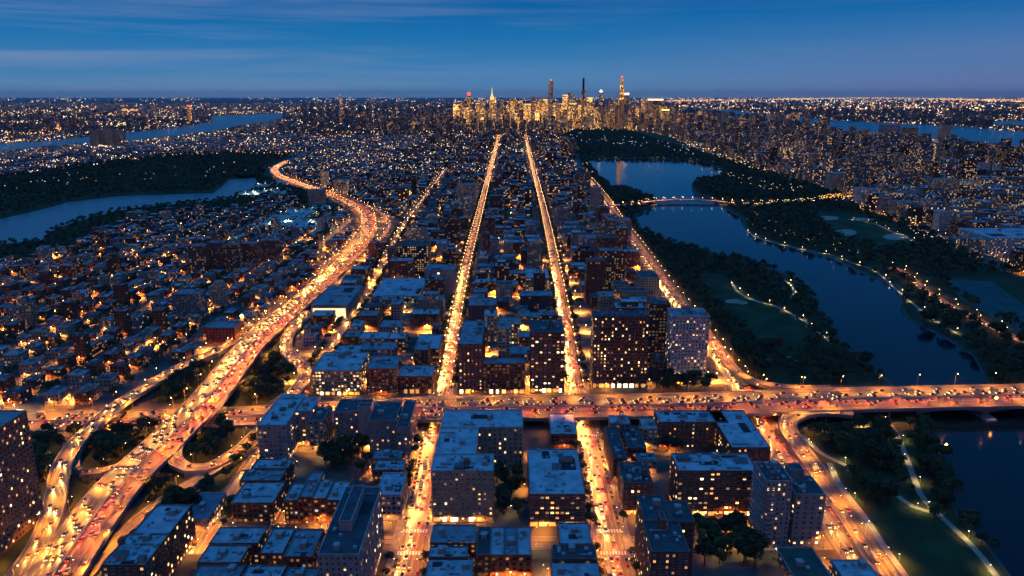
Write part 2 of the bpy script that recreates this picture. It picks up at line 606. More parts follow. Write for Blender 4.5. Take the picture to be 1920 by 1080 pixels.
# ------------------------------------------------------------------ map data, in photograph pixels on the ground
WATER = {
    'river_west': [(-200, 430), (0, 411), (70, 395), (130, 379), (220, 368), (400, 362), (413, 352), (430, 337), (478, 333), (484, 345), (470, 360), (448, 364),
                   (436, 372), (400, 376), (290, 386), (215, 396), (180, 406), (140, 416), (90, 436), (78, 450), (0, 458), (-200, 480)],
    'far_river_west': [(-200, 286), (0, 268), (60, 266), (165, 257), (240, 248), (300, 243), (395, 229), (398, 217), (530, 212), (527, 222), (500, 228),
                       (445, 236), (400, 246), (330, 254), (240, 264), (165, 268), (0, 284), (-200, 302)],
    'lake_north': [(1098, 301), (1110, 297), (1290, 300), (1335, 309), (1352, 320), (1348, 330), (1307, 335), (1296, 350), (1304, 365), (1340, 374), (1348, 386),
                   (1392, 410), (1394, 427), (1413, 445), (1484, 466), (1560, 485), (1604, 507), (1638, 523), (1686, 540), (1690, 580), (1701, 601), (1767, 632),
                   (1824, 668), (1842, 702), (1860, 740), (1960, 770), (2200, 820), (2300, 1100), (1910, 1100), (1860, 1030), (1800, 970), (1775, 910), (1763, 850), (1740, 800), (1705, 765),
                   (1670, 716), (1597, 657), (1563, 616), (1532, 580), (1525, 545), (1480, 515), (1434, 497), (1395, 483), (1336, 475), (1290, 462), (1265, 454), (1230, 441),
                   (1206, 430), (1190, 412), (1200, 400), (1232, 386), (1227, 370), (1206, 365), (1182, 355), (1145, 350), (1122, 330)],
    'river_east': [(1262, 198), (1440, 213), (1560, 226), (1650, 230), (1790, 236), (1920, 248), (2100, 262), (2100, 300), (1920, 282), (1880, 271), (1790, 262),
                   (1700, 260), (1620, 253), (1540, 235), (1440, 227), (1300, 207)],
    'bay_east': [(1845, 228), (1900, 226), (2100, 228), (2100, 240), (1920, 237), (1870, 235)],
}
PARK = {
    'park_west': [(-200, 440), (0, 418), (70, 402), (130, 384), (220, 372), (400, 366), (416, 354), (434, 340), (480, 338), (505, 312), (560, 292), (500, 287), (330, 291), (150, 312),
                  (0, 334), (-200, 352)],
    'river_bank_west': [(-200, 470), (0, 452), (74, 445), (86, 430), (138, 412), (178, 402), (213, 392), (288, 382), (400, 372), (436, 368), (446, 360), (480, 342), (500, 345), (510, 362), (450, 392),
                        (330, 398), (240, 410), (190, 430), (120, 470), (0, 492), (-200, 520)],
    'park_center': [(1050, 250), (1090, 243), (1200, 245), (1260, 258), (1300, 277), (1400, 312), (1500, 345), (1570, 362), (1600, 385), (1700, 422), (1760, 455), (1850, 500), (1990, 545),
                    (2200, 620), (2200, 800), (1960, 765), (1864, 735), (1846, 700), (1828, 664), (1770, 628), (1706, 597), (1695, 578), (1690, 536), (1640, 519),
                    (1606, 503), (1562, 481), (1486, 462), (1416, 441), (1398, 424), (1396, 408), (1352, 383), (1340, 370), (1308, 362), (1300, 350), (1310, 339), (1352, 333), (1357, 318),
                    (1338, 312), (1290, 304), (1110, 304), (1096, 303), (1060, 280)],
    'park_bank': [(1088, 296), (1098, 301), (1122, 330), (1145, 352), (1182, 357), (1206, 367), (1226, 373), (1231, 386), (1198, 400), (1187, 412), (1204, 432), (1228, 444), (1263, 458), (1289, 466),
                  (1334, 479), (1393, 487), (1432, 501), (1478, 519), (1521, 548), (1528, 582), (1559, 619), (1593, 660), (1668, 722), (1420, 722), (1385, 690), (1335, 630),
                  (1285, 560), (1240, 500), (1205, 452), (1172, 410), (1150, 378), (1120, 352), (1100, 325)],
    'park_south': [(1480, 800), (1500, 790), (1700, 775), (1738, 805), (1759, 850), (1770, 910), (1795, 972), (1855, 1035), (1905, 1100), (1690, 1100), (1640, 1030), (1560, 920), (1500, 850)],
    'interchange_green': [(130, 800), (330, 800), (330, 830), (230, 905), (130, 985), (120, 900), (135, 860)],
    'interchange_green_east': [(330, 870), (370, 800), (480, 800), (475, 830), (400, 960), (200, 1080), (170, 1080), (250, 960)],
    'interchange_green_north': [(280, 755), (300, 715), (400, 668), (460, 645), (370, 760)],
    'interchange_green_mid': [(385, 765), (440, 690), (490, 640), (530, 610), (545, 650), (560, 700), (530, 745), (480, 765)],
    'verge_west': [(0, 960), (60, 830), (120, 800), (110, 900), (70, 1020), (20, 1090), (-60, 1090)],
    'verge_north': [(590, 520), (640, 478), (668, 440), (655, 500), (600, 540)],
    'verge_curve': [(400, 300), (500, 318), (520, 345), (600, 372), (640, 400), (600, 410), (540, 370), (490, 350), (440, 330)],
}


def smooth(pts, step=8.0):
    """Catmull-Rom through points of any dimension, resampled"""
    P = [np.array(p, float) for p in pts]
    P = [2 * P[0] - P[1]] + P + [2 * P[-1] - P[-2]]
    out = []
    for i in range(1, len(P) - 2):
        d = np.linalg.norm(P[i + 1][:2] - P[i][:2])
        n = max(1, int(d / step))
        for k in range(n):
            t = k / n
            a, b, c, e = P[i - 1], P[i], P[i + 1], P[i + 2]
            out.append(.5 * ((2 * b) + (-a + c) * t + (2 * a - 5 * b + 4 * c - e) * t * t + (-a + 3 * b - 3 * c + e) * t ** 3))
    out.append(P[-2])
    return out


class Path:
    def __init__(s, name, px, w, step=8.0):
        """px: (x, y[, z[, width]]) in photograph pixels"""
        s.name = name
        pts = []
        for p in px:
            z = p[2] if len(p) > 2 else 0
            ww = p[3] if len(p) > 3 else w
            g = G(p[0], p[1], z)
            pts.append((g[0], g[1], z, ww))
        s.p = smooth(pts, step)
        s.w = w
        s.s = [0]
        for a, b in zip(s.p, s.p[1:]):
            s.s.append(s.s[-1] + float(np.linalg.norm(b[:2] - a[:2])))
        s.L = s.s[-1]
        s.t = []
        for i in range(len(s.p)):
            a, b = s.p[max(0, i - 1)], s.p[min(len(s.p) - 1, i + 1)]
            d = b[:2] - a[:2]
            s.t.append(d / (np.linalg.norm(d) + 1e-9))

    def at(s, d):
        i = min(max(int(np.searchsorted(s.s, d)) - 1, 0), len(s.p) - 2)
        k = (d - s.s[i]) / max(1e-6, s.s[i + 1] - s.s[i])
        p = s.p[i] * (1 - k) + s.p[i + 1] * k
        t = s.t[i] * (1 - k) + s.t[i + 1] * k
        return p, t / (np.linalg.norm(t) + 1e-9)

    def off(s, i, o, z=None):
        p, t = s.p[i], s.t[i]
        return (p[0] + t[1] * o, p[1] - t[0] * o, p[2] if z is None else z)   # o > 0 is to the right of travel


ROADS = {}


def road(name, px, w, step=8.0):
    ROADS[name] = Path(name, px, w, step)
    return ROADS[name]


road('expressway', [(70, 1130, 6), (100, 1080, 6), (165, 985, 7), (228, 905, 8), (312, 825, 9), (396, 740, 9), (472, 645, 8), (540, 585, 7), (612, 523, 3), (655, 480, 1), (682, 448, 0),
                    (692, 425, 0), (680, 395, 0), (627, 367, 0), (577, 350, 0), (545, 339, 0), (520, 327, 0), (515, 317, 0), (531, 306, 0), (558, 295, 0), (580, 283, 0)], 31)
road('cross_expressway', [(-120, 790, 0, 38), (20, 790, 0, 38), (200, 789, 0, 38), (340, 786, 0, 38), (450, 781, 1, 38), (600, 774, 6, 42), (800, 766, 9, 46), (1080, 762, 9, 46),
                          (1300, 758, 9, 46), (1600, 748, 10, 46), (1920, 741, 11, 46), (2200, 735, 11, 46)], 46)
road('west_ramp', [(37, 1080, 3, 15), (72, 1023, 4), (98, 960, 5), (107, 913, 6), (113, 882, 7), (132, 844, 8), (161, 812, 9), (200, 775, 9), (250, 740, 7), (300, 710, 5), (350, 682, 4),
                   (390, 665, 4), (450, 633, 5), (505, 597, 6, 9), (560, 556, 5, 8)], 12)
road('short_spur', [(162, 812, 8), (146, 840, 6), (137, 864, 4), (143, 884, 3)], 7)
road('west_link', [(155, 886, 3), (190, 884, 4), (235, 871, 6), (272, 850, 8)], 7)
road('loop_ramp', [(335, 825, 8.5), (326, 850, 8), (332, 868, 7), (352, 878, 5), (385, 877, 4), (420, 862, 3), (455, 838, 2), (480, 813, 1.5), (500, 795, 2)], 10)
road('east_ramp', [(478, 824, 1.5), (450, 850, 2), (400, 882, 2), (350, 912, 2), (300, 944, 2), (245, 988, 1), (200, 1035, 1), (155, 1085, 1)], 9)
road('winding_ramp', [(580, 583, 6), (552, 612, 6), (537, 640, 5.5), (545, 668, 5), (570, 692, 5), (568, 715, 5), (548, 738, 6), (515, 758, 4)], 12)
road('north_ramp', [(668, 436, 0), (655, 462, 0), (637, 475, 0), (613, 493, 0), (600, 520, 1), (585, 538, 2)], 9)
road('north_street', [(660, 408, 0), (630, 435, 0), (593, 468, 0)], 11)
road('curve_ramp', [(690, 385, 0), (715, 400, 0), (728, 418, 0), (725, 434, 0), (703, 458, 0)], 10)
road('riverside_ramp', [(1600, 775, 9), (1540, 770, 9), (1500, 776, 8), (1477, 790, 7), (1478, 806, 6), (1497, 835, 4), (1530, 880, 3), (1570, 938, 2), (1615, 1005, 1), (1655, 1062, 1), (1680, 1100, 1)], 13)
road('riverside_slip', [(1338, 640, 0), (1362, 679, 1), (1396, 707, 4), (1434, 720, 7), (1490, 727, 9), (1560, 728, 10)], 9)
road('west_avenue', [(755, 1100), (760, 1080), (800, 890), (815, 790), (830, 740), (870, 520), (905, 380), (922, 310), (938, 245)], 16, 12)
road('east_avenue', [(1163, 1100), (1158, 1080), (1122, 905), (1095, 790), (1080, 735), (1050, 550), (1020, 400), (998, 310), (983, 245)], 16, 12)
road('side_avenue', [(360, 1040), (385, 1000), (440, 915), (482, 855), (560, 742), (590, 705), (642, 622), (700, 532), (745, 445), (782, 388), (835, 318)], 13, 12)
road('riverside_highway', [(1655, 1100), (1615, 1050), (1545, 950), (1470, 855), (1425, 785), (1400, 740), (1365, 690), (1330, 640), (1262, 555), (1225, 505), (1190, 455), (1162, 418), (1137, 380), (1122, 360),
                           (1107, 341), (1090, 325), (1078, 300)], 22, 12)
road('parkway_east', [(1672, 500), (1700, 515), (1740, 547), (1780, 572), (1830, 598), (1880, 622), (1925, 643), (2000, 675)], 13, 12)
road('park_street', [(1560, 372), (1600, 385), (1640, 400), (1700, 420), (1745, 438), (1810, 455), (1850, 468), (1925, 500)], 12, 15)
road('park_crossing', [(1140, 384, 1), (1185, 384, 2), (1225, 377, 6), (1285, 375, 7), (1345, 377, 6), (1385, 381, 2), (1450, 381, 1), (1560, 374, 0)], 14, 15)
AV_X = {k: ROADS[k] for k in ('west_avenue', 'east_avenue')}
PATHS = {k: Path(k, v, 4.0, 6) for k, v in {
    'river_path': [(1648, 776), (1672, 800), (1688, 830), (1700, 860), (1712, 892), (1728, 930), (1755, 960), (1790, 992), (1830, 1032), (1872, 1085)],
    'park_path': [(1502, 815), (1540, 850), (1580, 870), (1622, 893), (1668, 918)],
    'fork_path': [(1683, 930), (1712, 950), (1752, 962)],
    'bank_path': [(1505, 803), (1580, 800), (1660, 802)],
    'lamp_path': [(1555, 868), (1572, 905), (1590, 930), (1625, 975), (1665, 1035), (1705, 1090)],
    'meadow_path': [(1372, 530), (1385, 548), (1420, 565), (1455, 575), (1490, 592), (1520, 610), (1560, 645)],
    'hill_path': [(1450, 515), (1478, 530), (1488, 548), (1482, 562)],
    'south_path': [(1435, 675), (1455, 668), (1480, 670), (1500, 680)],
    'shore_path': [(1400, 432), (1420, 446), (1480, 462), (1560, 479), (1600, 494), (1640, 508), (1700, 560), (1760, 605), (1820, 640)],
    'field_path': [(1590, 410), (1640, 420), (1680, 438), (1722, 455)],
}.items()}

# ------------------------------------------------------------------ occupancy grid (5 m cells)
GX0, GX1, GY0, GY1, GS = -2600, 2600, 300, 5200, 5.0
NX, NY = int((GX1 - GX0) / GS), int((GY1 - GY0) / GS)
occ = np.zeros((NX, NY), bool)


def cells(x0, x1, y0, y1):
    fl = math.floor
    return (max(0, fl((x0 - GX0) / GS)), min(NX, fl((x1 - GX0) / GS) + 1), max(0, fl((y0 - GY0) / GS)), min(NY, fl((y1 - GY0) / GS) + 1))


def mark(x0, x1, y0, y1):
    a, b, c, d = cells(x0, x1, y0, y1)
    if a < b and c < d:
        occ[a:b, c:d] = True


def blocked(x0, x1, y0, y1):
    a, b, c, d = cells(x0, max(x0, x1 - GS), y0, max(y0, y1 - GS))
    return a < b and c < d and bool(occ[a:b, c:d].any())


gx = GX0 + (np.arange(NX) + .5) * GS
gy = GY0 + (np.arange(NY) + .5) * GS
GXX, GYY = np.meshgrid(gx, gy, indexing='ij')


def world_poly(px):
    return [G(x, y) for x, y in px]


def raster(poly):
    c = np.zeros((NX, NY), bool)
    j = len(poly) - 1
    for i in range(len(poly)):
        xi, yi = poly[i]
        xj, yj = poly[j]
        if yi != yj:
            c ^= ((yi > GYY) != (yj > GYY)) & (GXX < (xj - xi) * (GYY - yi) / (yj - yi) + xi)
        j = i
    return c


WW = {k: world_poly(v) for k, v in WATER.items()}
PW = {k: world_poly(v) for k, v in PARK.items()}
water_mask = np.zeros((NX, NY), bool)
for k, p in WW.items():
    water_mask |= raster(p)
occ |= water_mask
for k, p in PW.items():
    occ |= raster(p)
road_mask = np.zeros((NX, NY), bool)
for r in ROADS.values():
    for i in range(0, len(r.p)):
        p = r.p[i]
        m = p[3] / 2 + 4
        near = 0
        if r.name == 'expressway' and p[1] > 1400:
            near = 30 + (p[1] - 1400) * .035
        elif r.name in ('parkway_east', 'park_street', 'park_crossing'):
            near = 22
        a, b, c, d = cells(p[0] - m, p[0] + m, p[1] - m - near, p[1] + m)
        if a < b and c < d:
            road_mask[a:b, c:d] = True
occ |= road_mask


def is_water(x, y):
    if GX0 < x < GX1 and GY0 < y < GY1:
        return water_mask[int((x - GX0) / GS), int((y - GY0) / GS)]
    return any(inpoly(x, y, p) for p in WW.values())


# ------------------------------------------------------------------ ground, water, parks
def sheet(name, poly, z, mat):
    b = MB()
    b.face([(x, y, z) for x, y in poly])
    o = b.build(name, [mat])
    return structure(o)


def tri_sheet(name, poly, z, mat):
    """concave polygon sheet"""
    from mathutils.geometry import tessellate_polygon
    vs = [Vector((x, y, 0)) for x, y in poly]
    tris = tessellate_polygon([vs])
    b = MB()
    for t in tris:
        q = [poly[i] for i in t]
        ar = (q[1][0] - q[0][0]) * (q[2][1] - q[0][1]) - (q[2][0] - q[0][0]) * (q[1][1] - q[0][1])
        if ar < 0:
            q = q[::-1]
        b.face([(x, y, z) for x, y in q])
    return structure(b.build(name, [mat]))


sheet('ground', [(-60000, -3000), (60000, -3000), (60000, 75000), (-60000, 75000)], 0, 'ground')
for k, p in PW.items():
    tri_sheet(k, p, 0.06, 'grass')
for k, p in WW.items():
    tri_sheet(k, p, 0.12, 'water' if k == 'lake_north' else 'choppy')
for nm, px in {'meadow_lawn': [(1310, 520), (1350, 512), (1372, 535), (1430, 572), (1490, 600), (1530, 640), (1500, 662), (1430, 650), (1370, 600), (1340, 570)],
               'ball_field': [(1530, 396), (1600, 400), (1680, 440), (1730, 460), (1660, 470), (1590, 458), (1540, 425)],
               'south_lawn': [(1670, 930), (1740, 965), (1800, 1020), (1850, 1080), (1860, 1110), (1720, 1100), (1680, 1040), (1640, 980)],
               'great_lawn': [(1160, 281), (1190, 276), (1196, 283), (1165, 285)]}.items():
    tri_sheet(nm, world_poly(px), 0.10, 'lawn')


def ellipse(name, cx, cy, rx, ry, mat, z=.14):
    tri_sheet(name, world_poly([(cx + rx * math.cos(a * math.pi / 8), cy + ry * math.sin(a * math.pi / 8)) for a in range(16)]), z, mat)


for c in ((1551, 409, 22, 4), (1585, 436, 22, 6), (1680, 444, 24, 6), (1618, 411, 22, 3), (1345, 575, 3, 1), (1375, 565, 16, 4), (1392, 568, 10, 3)):
    ellipse('sand_infield', *c, 'sand')
tri_sheet('tennis_courts', world_poly([(1775, 523), (1860, 528), (1925, 575), (1925, 640), (1870, 600), (1800, 560)]), .14, 'court')
ellipse('floodlit_turf', 1925, 548, 34, 11, 'lawn', .15)


# ------------------------------------------------------------------ roads
def ribbon(mb, r, w=None, dz=0.0, mi=0, o0=None, o1=None):
    for i in range(len(r.p) - 1):
        wa = r.p[i][3] / 2 if w is None else w / 2
        wb = r.p[i + 1][3] / 2 if w is None else w / 2
        a0, a1 = (-wa, wa) if o0 is None else (o0, o1)
        b0, b1 = (-wb, wb) if o0 is None else (o0, o1)
        p, q, c, d = r.off(i, a0), r.off(i, a1), r.off(i + 1, b1), r.off(i + 1, b0)
        mb.face([(p[0], p[1], p[2] + dz), (q[0], q[1], q[2] + dz), (c[0], c[1], c[2] + dz), (d[0], d[1], d[2] + dz)],
                [(a0, r.s[i]), (a1, r.s[i]), (b1, r.s[i + 1]), (b0, r.s[i + 1])], (.3, .3, .3, 0), mi)


def wall_strip(mb, r, offf, h, t=.35, zb=0.0, mi=0):
    """a low wall along the road; offf(i) gives its offset"""
    for i in range(len(r.p) - 1):
        a, b = offf(i), offf(i + 1)
        p0, p1 = r.off(i, a - t / 2), r.off(i, a + t / 2)
        q0, q1 = r.off(i + 1, b - t / 2), r.off(i + 1, b + t / 2)
        Z = lambda p, z: (p[0], p[1], p[2] + z)
        mb.face([Z(p0, zb), Z(p0, h), Z(q0, h), Z(q0, zb)], None, mi=mi)
        mb.face([Z(p1, zb), Z(q1, zb), Z(q1, h), Z(p1, h)], None, mi=mi)
        mb.face([Z(p0, h), Z(p1, h), Z(q1, h), Z(q0, h)], None, mi=mi)


order = ['side_avenue', 'north_street', 'west_avenue', 'east_avenue', 'riverside_highway', 'parkway_east', 'park_street', 'curve_ramp', 'north_ramp', 'cross_expressway', 'expressway',
         'short_spur', 'west_link', 'loop_ramp', 'east_ramp', 'winding_ramp', 'riverside_slip', 'riverside_ramp', 'west_ramp', 'park_crossing']
ELEV_LABEL = {'expressway': ('wide raised expressway running from bottom left up past the row houses', 'expressway'),
              'cross_expressway': ('wide elevated highway crossing both avenues and the river on a bridge', 'highway bridge'),
              'west_ramp': ('long curving exit ramp left of the diagonal expressway', 'ramp'),
              'short_spur': ('short stub ramp dropping off the long curving ramp', 'ramp'),
              'west_link': ('thin link ramp joining the diagonal expressway from the left', 'ramp'),
              'loop_ramp': ('bright loop ramp curling off the right side of the diagonal expressway', 'ramp'),
              'east_ramp': ('low ramp running beside dark trees towards the bottom left buildings', 'ramp'),
              'winding_ramp': ('s shaped ramp winding down from the expressway to the cross highway', 'ramp'),
              'riverside_slip': ('slip road climbing from the riverside highway to the cross highway', 'ramp'),
              'riverside_ramp': ('curving ramp from the cross highway down beside the riverside park', 'ramp'),
              'park_crossing': ('low bridge carrying a lit road between the two lakes', 'bridge')}
for k, nm in enumerate(order):
    r = ROADS[nm]
    dz = 0.16 + 0.02 * k
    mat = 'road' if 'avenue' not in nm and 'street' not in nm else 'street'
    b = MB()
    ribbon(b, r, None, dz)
    if nm not in ELEV_LABEL:
        structure(b.build(nm, [mat]))
        continue
    lab, cat = ELEV_LABEL[nm]
    c = r.p[len(r.p) // 2]
    root = thing(nm, lab, cat)
    b.build('roadway', [mat], root)
    fb = MB()      # deck edge beams and underside
    for i in range(len(r.p) - 1):
        if r.p[i][2] < .5 and r.p[i + 1][2] < .5:
            continue
        wa, wb = r.p[i][3] / 2 + .5, r.p[i + 1][3] / 2 + .5
        for s_ in (-1, 1):
            p, q = r.off(i, s_ * wa), r.off(i + 1, s_ * wb)
            th = 1.9 if r.p[i][2] > 5 else max(.2, r.p[i][2] + .1)
            f = [(p[0], p[1], p[2] - th), (p[0], p[1], p[2] + dz - .02), (q[0], q[1], q[2] + dz - .02), (q[0], q[1], q[2] - th)]
            fb.face(f if s_ < 0 else f[::-1])
        p, q, c_, d_ = r.off(i, -wa), r.off(i, wa), r.off(i + 1, wb), r.off(i + 1, -wb)
        fb.face([(p[0], p[1], p[2] - 1.7), (d_[0], d_[1], d_[2] - 1.7), (c_[0], c_[1], c_[2] - 1.7), (q[0], q[1], q[2] - 1.7)])
        fb.face([(p[0], p[1], p[2] + dz - .02), (q[0], q[1], q[2] + dz - .02), (c_[0], c_[1], c_[2] + dz - .02), (d_[0], d_[1], d_[2] + dz - .02)])
    if fb.f:
        fb.build('deck', ['fascia'], root)
    for s_ in (-1, 1):
        wb_ = MB()
        wall_strip(wb_, r, lambda i: s_ * (r.p[i][3] / 2 + .25), .95, zb=-.2)
        wb_.build('barrier', ['conc'], root)
    if nm in ('expressway', 'cross_expressway'):
        wb_ = MB()
        wall_strip(wb_, r, lambda i: 0.0, 1.05, .7, zb=.1)
        wb_.build('median_barrier', ['conc'], root)
    d = 20.0
    while d < r.L - 10:
        p, t = r.at(d)
        if p[2] > 4.5 and nm not in ('park_crossing',):
            pw = p[3]
            # keep piers out of the roads below
            hit = any(np.hypot(q[0] - p[0], q[1] - p[1]) < q[3] / 2 + 6 and q[2] < p[2] - 4 for k2, r2 in ROADS.items() if k2 != nm for q in r2.p)
            wet = is_water(p[0], p[1])
            if not hit and not wet:
                pb = MB()
                nn = 3 if pw > 25 else 1
                for j in range(nn):
                    o = 0 if nn == 1 else (j - 1) * pw * .36
                    pb.cyl(t[1] * o, -t[0] * o, 0, p[2] - 1.75, .9, .9, 8)
                a = np.array([t[1], -t[0]]) * (pw * .42)
                pb.rod((-a[0], -a[1], p[2] - 2.3), (a[0], a[1], p[2] - 2.3), .8)
                pb.build('pier', ['conc'], root, (p[0], p[1], 0))
        d += 32

# the river spans: haunched girders and stone-faced piers in the water
cx = ROADS['cross_expressway']
root_cx = [o for o in bpy.data.objects if o.name == 'cross_expressway'][0]
river = []
d = 0
while d < cx.L:
    p, t = cx.at(d)
    if is_water(p[0], p[1]):
        river.append(d)
    d += 4
r0, r1 = river[0], river[-1]
piers = [r0 + 52, r0 + 128, r0 + 204]
for d in piers:
    if d > cx.L - 5:
        continue
    p, t = cx.at(d)
    pb = MB()
    for s_ in (-1, 0, 1):
        y = s_ * 17
        pb.box(-3.0, 3.0, y - 2.6, y + 2.6, 0, p[2] - 3.6)
        pb.box(-5.5, 5.5, y - 2.3, y + 2.3, p[2] - 5.0, p[2] - 1.8)
    pb.box(-5.5, 5.5, -26, 26, -.5, 1.6)
    pb.box(-4, 4, -29, -26, -.5, 1.6)
    o = pb.build('pier', ['fascia'], root_cx, (p[0], p[1], 0))
    o.rotation_euler = (0, 0, math.atan2(t[1], t[0]))
gb = MB()
edges = [r0 - 8] + piers + [r1]
n = 60
for s_ in (-1, 1):
    prev = None
    for j in range(n + 1):
        d = min(cx.L - 1, r0 - 8 + (r1 - r0 + 8) * j / n)
        p, t = cx.at(d)
        dd = min(abs(d - e) for e in edges)
        h = 2.2 + 3.4 * max(0, 1 - dd / 32) ** 1.6
        o = s_ * 21.5
        q = (p[0] + t[1] * o, p[1] - t[0] * o, p[2])
        if prev:
            a, ha = prev
            gb.face([(a[0], a[1], a[2] - ha), (a[0], a[1], a[2] - .3), (q[0], q[1], q[2] - .3), (q[0], q[1], q[2] - h)])
        prev = (q, h)
gb.build('haunched_girder', ['fascia'], root_cx)

for k, r in PATHS.items():
    b = MB()
    ribbon(b, r, None, .17)
    structure(b.build(k, ['path']))

# ------------------------------------------------------------------ street lamps
LAMPS = []     # x, y, z, heading of arm, height, kind, place


def lamps_along(r, spacing, off, kind, h=10, place='', s0=0, s1=None, both=True, dmax=1e9, arm=2.5):
    d = s0 + spacing * .5
    k = 0
    while d < (s1 or r.L):
        p, t = r.at(d)
        sides = ((-1, 1) if both == 'pair' else ((-1,) if k % 2 else (1,))) if both else (1,)
        for s_ in sides:
            o = s_ * (p[3] / 2 + off)
            x, y = p[0] + t[1] * o, p[1] - t[0] * o
            if math.hypot(x, y) < dmax:
                LAMPS.append((x, y, p[2], math.atan2(t[0] * s_, -t[1] * s_), h, kind, place, arm))
        d += spacing
        k += 1


lamps_along(ROADS['expressway'], 34, .6, 'hw', 12, 'beside the diagonal expressway', both='pair', dmax=2600)
lamps_along(ROADS['cross_expressway'], 34, .6, 'hw', 12, 'along the edge of the elevated cross highway', both='pair')
for k, pl in (('west_ramp', 'on the long curving ramp'), ('loop_ramp', 'on the loop ramp'), ('east_ramp', 'by the low ramp with dark trees'), ('winding_ramp', 'on the winding ramp'),
              ('riverside_ramp', 'on the riverside ramp'), ('riverside_slip', 'on the slip road'), ('curve_ramp', 'on the far curved ramp'), ('north_ramp', 'on the far ramp'),
              ('north_street', 'on the short street by the expressway bend'), ('west_link', 'on the thin link ramp')):
    lamps_along(ROADS[k], 32, .6, 'hwr', 9, pl, both=True)
lamps_along(ROADS['west_avenue'], 27, 1.2, 'av', 8, 'on the left avenue', both='pair', dmax=2400)
lamps_along(ROADS['east_avenue'], 27, 1.2, 'av', 8, 'on the right avenue', both='pair', dmax=2400)
lamps_along(ROADS['west_avenue'], 60, 1.2, 'avf', 8, 'on the left avenue', both='pair', s0=2100)
lamps_along(ROADS['east_avenue'], 60, 1.2, 'avf', 8, 'on the right avenue', both='pair', s0=2100)
lamps_along(ROADS['side_avenue'], 30, 1, 'av', 8, 'on the narrow avenue near the expressway', both=True)
lamps_along(ROADS['riverside_highway'], 32, .8, 'av', 9, 'beside the riverside highway', both='pair', dmax=2600)
lamps_along(ROADS['parkway_east'], 24, .8, 'av', 9, 'on the parkway across the river', both=True)
lamps_along(ROADS['park_street'], 30, .8, 'av', 9, 'on the street behind the ball fields', both=True)
lamps_along(ROADS['park_crossing'], 24, .5, 'br', 7, 'on the low bridge between the lakes', both='pair')
for k, r in PATHS.items():
    lamps_along(r, 34 if k != 'shore_path' else 44, .8, 'pk', 4.5, 'by a park path', both=True, arm=.3)

# ------------------------------------------------------------------ buildings
TAN, MAUVE, BRICK, DKBRICK, GREY, BEIGE, WHITE = (.33, .26, .20), (.34, .27, .27), (.24, .085, .05), (.15, .07, .052), (.22, .21, .22), (.42, .35, .27), (.5, .47, .46)
WALLN = {TAN: 'tan', MAUVE: 'mauve', BRICK: 'red brick', DKBRICK: 'dark brick', GREY: 'grey', BEIGE: 'beige', WHITE: 'pale'}
RB, RM, RD = (.50, .52, .55), (.30, .31, .34), (.07, .075, .085)       # roof coats: silver, worn grey, black
ROOFN = {RB: 'silver', RM: 'worn grey', RD: 'black'}
WIN_MESH = {}


def win_mesh(w, h, glass, blind=False):
    key = (w, h, glass, blind)
    if key not in WIN_MESH:
        b = MB()
        x, z = w / 2, h / 2
        b.face([(-x, -.03, -z), (x, -.03, -z), (x, -.03, z), (-x, -.03, z)], None, mi=1)
        for (a, c, d, e) in ((-x - .12, x + .12, -z - .2, -z), (-x - .12, x + .12, z, z + .14), (-x - .12, -x, -z, z), (x, x + .12, -z, z), (-.04, .04, -z, z)):
            b.box(a, c, -.10, 0.0, d, e)
        if blind:
            b.box(-x, x, -.06, -.035, z * U(-.2, .45), z, mi=2)
        WIN_MESH[key] = b.mesh('window', ['frame', glass, 'w4' if glass in ('w1', 'w2', 'w3') else 'conc'])
    return WIN_MESH[key]


def pick_glass(p):
    if R() < p:
        return random.choice(('w1', 'w1', 'w2', 'w2', 'w3', 'w4', 'w4', 'w4'))
    return 'glass'


def add_windows(root, faces, sx=3.4, sz=3.1, w=1.3, h=1.55, lit=.3, cap=100):
    """faces: (ax, ay, bx, by, z0, z1) wall runs, outward normal to the right of a->b; each window is a part, the rest past the cap one 'stuff' part"""
    spots = []
    for (ax, ay, bx, by, z0, z1) in faces:
        L_ = math.hypot(bx - ax, by - ay)
        n = max(1, int(L_ / sx))
        m = max(1, int((z1 - z0) / sz))
        rz = math.atan2(by - ay, bx - ax)
        for j in range(m):
            for i in range(n):
                k = (i + .5) / n
                if R() < .05:
                    continue
                spots.append((ax + (bx - ax) * k, ay + (by - ay) * k, z0 + (j + .55) * (z1 - z0) / m, rz))
    lits = [(s, pick_glass(lit + (.25 if s[2] < 4 else 0))) for s in spots]
    lx, ly, _ = root.location
    vis = []
    for s, g in lits:
        dx, dy = s[0] + lx, s[1] + ly
        nx, ny = math.sin(s[3]), -math.cos(s[3])
        f = -(dx * nx + dy * ny) / math.hypot(dx, dy)
        vis.append((f * 1000 / math.hypot(dx, dy) + (0.02 if g != 'glass' else 0), s, g))
    vis.sort(key=lambda t: -t[0])
    for _, s, g in vis[:cap]:
        link('window', win_mesh(w, h, g, R() < .4), root, (s[0], s[1], s[2]), s[3])
    rest = vis[cap:]
    if rest:
        b = MB()
        gl = ['frame', 'glass', 'w1', 'w2', 'w3', 'w4']
        for _, s, g in rest:
            t = (math.cos(s[3]), math.sin(s[3]))
            nn = (math.sin(s[3]), -math.cos(s[3]))
            P = lambda u, z, o: (s[0] + t[0] * u + nn[0] * o, s[1] + t[1] * u + nn[1] * o, s[2] + z)
            x, z = w / 2, h / 2
            b.face([P(-x, -z, .05), P(x, -z, .05), P(x, z, .05), P(-x, z, .05)], None, mi=gl.index(g))
            b.face([P(-x - .12, -z - .2, .08), P(x + .12, -z - .2, .08), P(x + .12, -z, .08), P(-x - .12, -z, .08)], None, mi=0)
        o = b.build('window', gl, root)
        o['kind'] = 'stuff'


